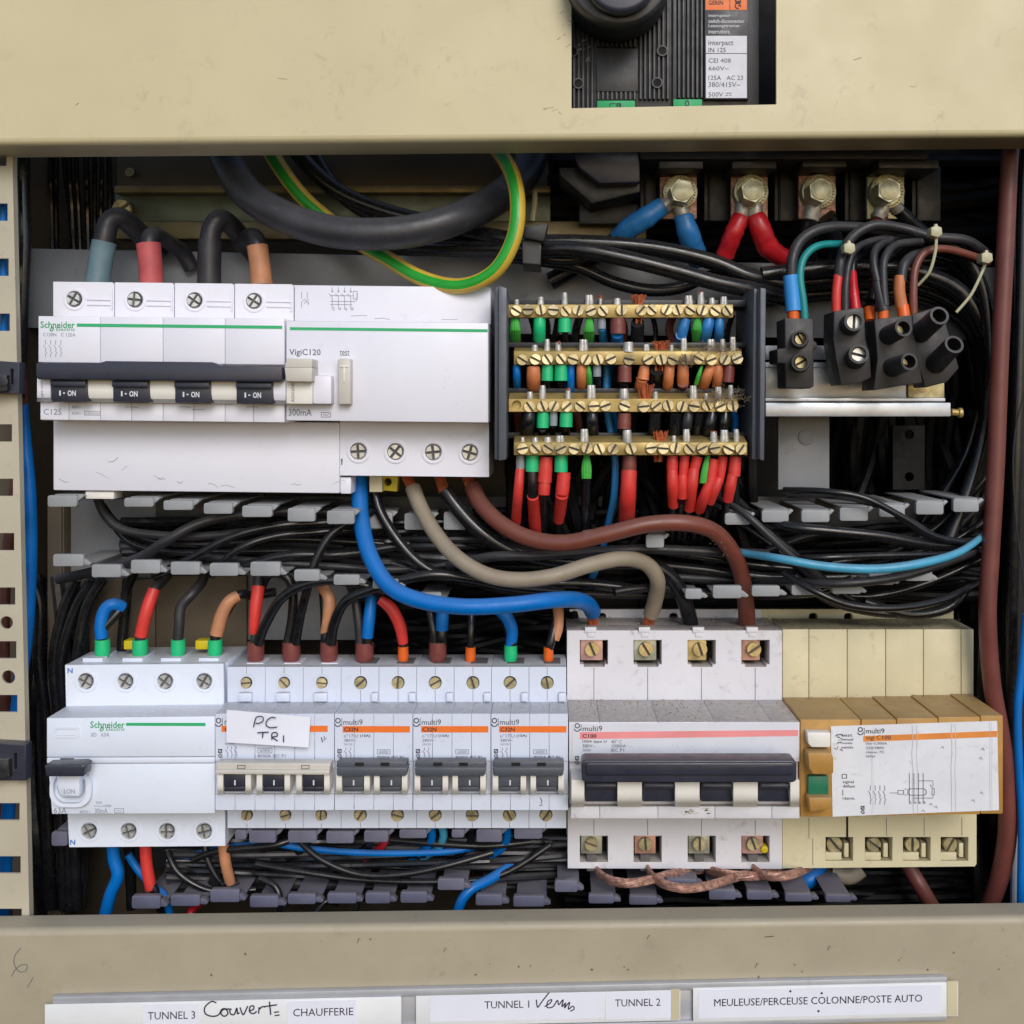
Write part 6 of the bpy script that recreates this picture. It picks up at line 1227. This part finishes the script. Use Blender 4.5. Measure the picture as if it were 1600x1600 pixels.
for p_, lbn in JJ:
    path = spl(p_)
    t = thing('copper_jumper', lbn, 'jumper', p_[0], 'braided copper jumpers')
    for k in range(9):
        tw = [(x, y+4.6*math.sin(j*.16+k*.698), Y-1.35*math.cos(j*.3+k*.698)) for j, (x, y, Y) in enumerate(path)]
        b = MB(); b.tube(tw, 2.9, seg=7, sub=2, wob=.02); b.build('strand', 'copper_dull', t)
cable('lower_cable', 'thick blue cable end under the yellowed block', [(1225, 1366, 56), (1245, 1378, 52), (1265, 1374, 50), (1278, 1352, 56)], 13, 'wire_blue', GB)
cable('lower_cable', 'thick grey beige cable end under the yellowed block', [(1300, 1362, 56), (1325, 1368, 54), (1345, 1356, 54)], 14, 'wire_greybeige', GB)
cable('lower_cable', 'brown cable leaving the third terminal of the yellowed block', [(1415, 1345, 52), (1428, 1368, 50), (1442, 1392, 48), (1470, 1440, 48)], 12, 'wire_brown_dark', GB)
# ================================================================ LABEL STRIP ON THE LOWER COVER
def slant(x): return 1557-(x-140)*(1557-1527)/1340.0
h_ = thing('label_strip', 'long aluminium label holder on the lower cover', 'label holder', (800, 1560, -12))
b = MB()
b.prism([(82, slant(82)), (1480, slant(1480)), (1480, slant(1480)+11), (82, slant(82)+11)], -13, -10); b.prism([(82, slant(82)+60), (1480, slant(1480)+60), (1480, slant(1480)+68), (82, slant(82)+68)], -13, -10); b.prism([(82, slant(82)+11), (1480, slant(1480)+11), (1480, slant(1480)+60), (82, slant(82)+60)], -11, -10, yref=-11); b.build('channel', 'alu_strip', h_, bevel=.3)
def card(x0, x1, off0, off1, mat='paper_strip', y=-11.6, label=None, end=0):
    b = MB(); b.prism([(x0, slant(x0)+off0), (x1, slant(x1)+off0), (x1, slant(x1)+off1), (x0, slant(x0)+off1)], y, y+.35); return b.build('label_card', mat, bevel=.05, label=label, cat='label', group='cards in the label strip')
SLP = -(30/1340)
c1 = card(70, 627, 11, 62, label='label card reading TUNNEL 3 Couvert CHAUFFERIE', y=-13.6)
def sub(parent, x0, x1, o0, o1, mat, y): 
    b = MB(); b.prism([(x0, slant(x0)+o0), (x1, slant(x1)+o0), (x1, slant(x1)+o1), (x0, slant(x0)+o1)], y, y+.2); return b.build('sticker', mat, parent)
sub(c1, 224, 310, 15, 58, 'paper', -13.85); sub(c1, 449, 556, 15, 58, 'paper', -13.85)
yy = -13.95
b = MB(); b.text('TUNNEL 3', 231, slant(231)+26.5, 305, slant(231)+38.5, yy, sl=SLP); b.text('CHAUFFERIE', 458, slant(458)+26.5, 552, slant(458)+38.5, yy, sl=SLP); b.build('lettering', 'ink_dark', c1)
b = MB()
b.line([(338, 1567), (330, 1565), (320, 1574), (321, 1584), (331, 1588), (341, 1586), (347, 1577), (353, 1577), (356, 1584), (350, 1588), (345, 1583), (350, 1577), (362, 1577)], 2.0, yy, smooth=True)
b.line([(359, 1576), (360, 1584), (366, 1585), (370, 1575), (371, 1584), (374, 1582)], 2.0, yy, smooth=True); b.line([(375, 1574), (379, 1585), (382, 1583), (387, 1572)], 2.0, yy, smooth=True)
b.line([(389, 1580), (396, 1577), (396, 1572), (391, 1573), (390, 1581), (396, 1584), (401, 1580)], 2.0, yy, smooth=True); b.line([(404, 1584), (405, 1574), (405, 1577), (410, 1573), (414, 1574)], 2.0, yy, smooth=True); b.line([(421, 1565), (423, 1586)], 2.0, yy); b.line([(413, 1573), (433, 1570)], 2.0, yy); b.line([(428, 1582), (436, 1581)], 1.8, yy); b.line([(429, 1587), (437, 1586)], 1.8, yy)
b.build('handwriting', 'ink_pen', c1)
c2 = card(650, 1063, 8, 58, label='label card reading TUNNEL 1 Verres and TUNNEL 2', y=-12.8)
sub(c2, 672, 944, 12, 52, 'paper', -13.05); sub(c2, 946, 1048, 12, 54, 'paper', -13.05); sub(c2, 1049, 1062, 9, 57, 'tape_yellowed', -13.05)
yy = -13.15
b = MB(); b.text('TUNNEL 1', 757, slant(757)+21.5, 827, slant(757)+33, yy, sl=SLP); b.text('TUNNEL 2', 961, slant(961)+23, 1032, slant(961)+34.5, yy, sl=SLP); b.build('lettering', 'ink_dark', c2)
b = MB(); b.line([(838, 1562), (840, 1574), (846, 1566), (858, 1551)], 1.8, yy, smooth=True); b.line([(851, 1573), (860, 1567), (862, 1562), (856, 1565), (855, 1574), (864, 1573), (871, 1563), (873, 1570), (880, 1562), (878, 1573), (884, 1567), (882, 1575), (890, 1566), (888, 1577), (895, 1572), (897, 1577), (891, 1580)], 1.8, yy, smooth=True); b.build('handwriting', 'ink_pen', c2)
c3 = card(1083, 1497, 8, 61, label='label card reading MEULEUSE/PERCEUSE COLONNE/POSTE AUTO', y=-13.2)
sub(c3, 1091, 1471, 12, 56, 'paper', -13.45); sub(c3, 1480, 1496, 6, 60, 'tape_yellowed', -13.5)
b = MB(); yy = -13.6; b.text('MEULEUSE/PERCEUSE COLONNE/POSTE AUTO', 1116, slant(1116)+26, 1441, slant(1116)+37.5, yy, sl=SLP); b.build('lettering', 'ink_dark', c3)
b = MB()
for x, y in ((1235, 1549), (1284, 1552), (1279, 1580)): b.prism(circ(x, y, 1.8, 8), yy, yy+.1)
b.build('spot', 'ink_dark', c3)
print('objects', len(bpy.data.objects), 'tris', sum(len(o.data.polygons)*2 for o in bpy.data.objects if o.type == 'MESH'))
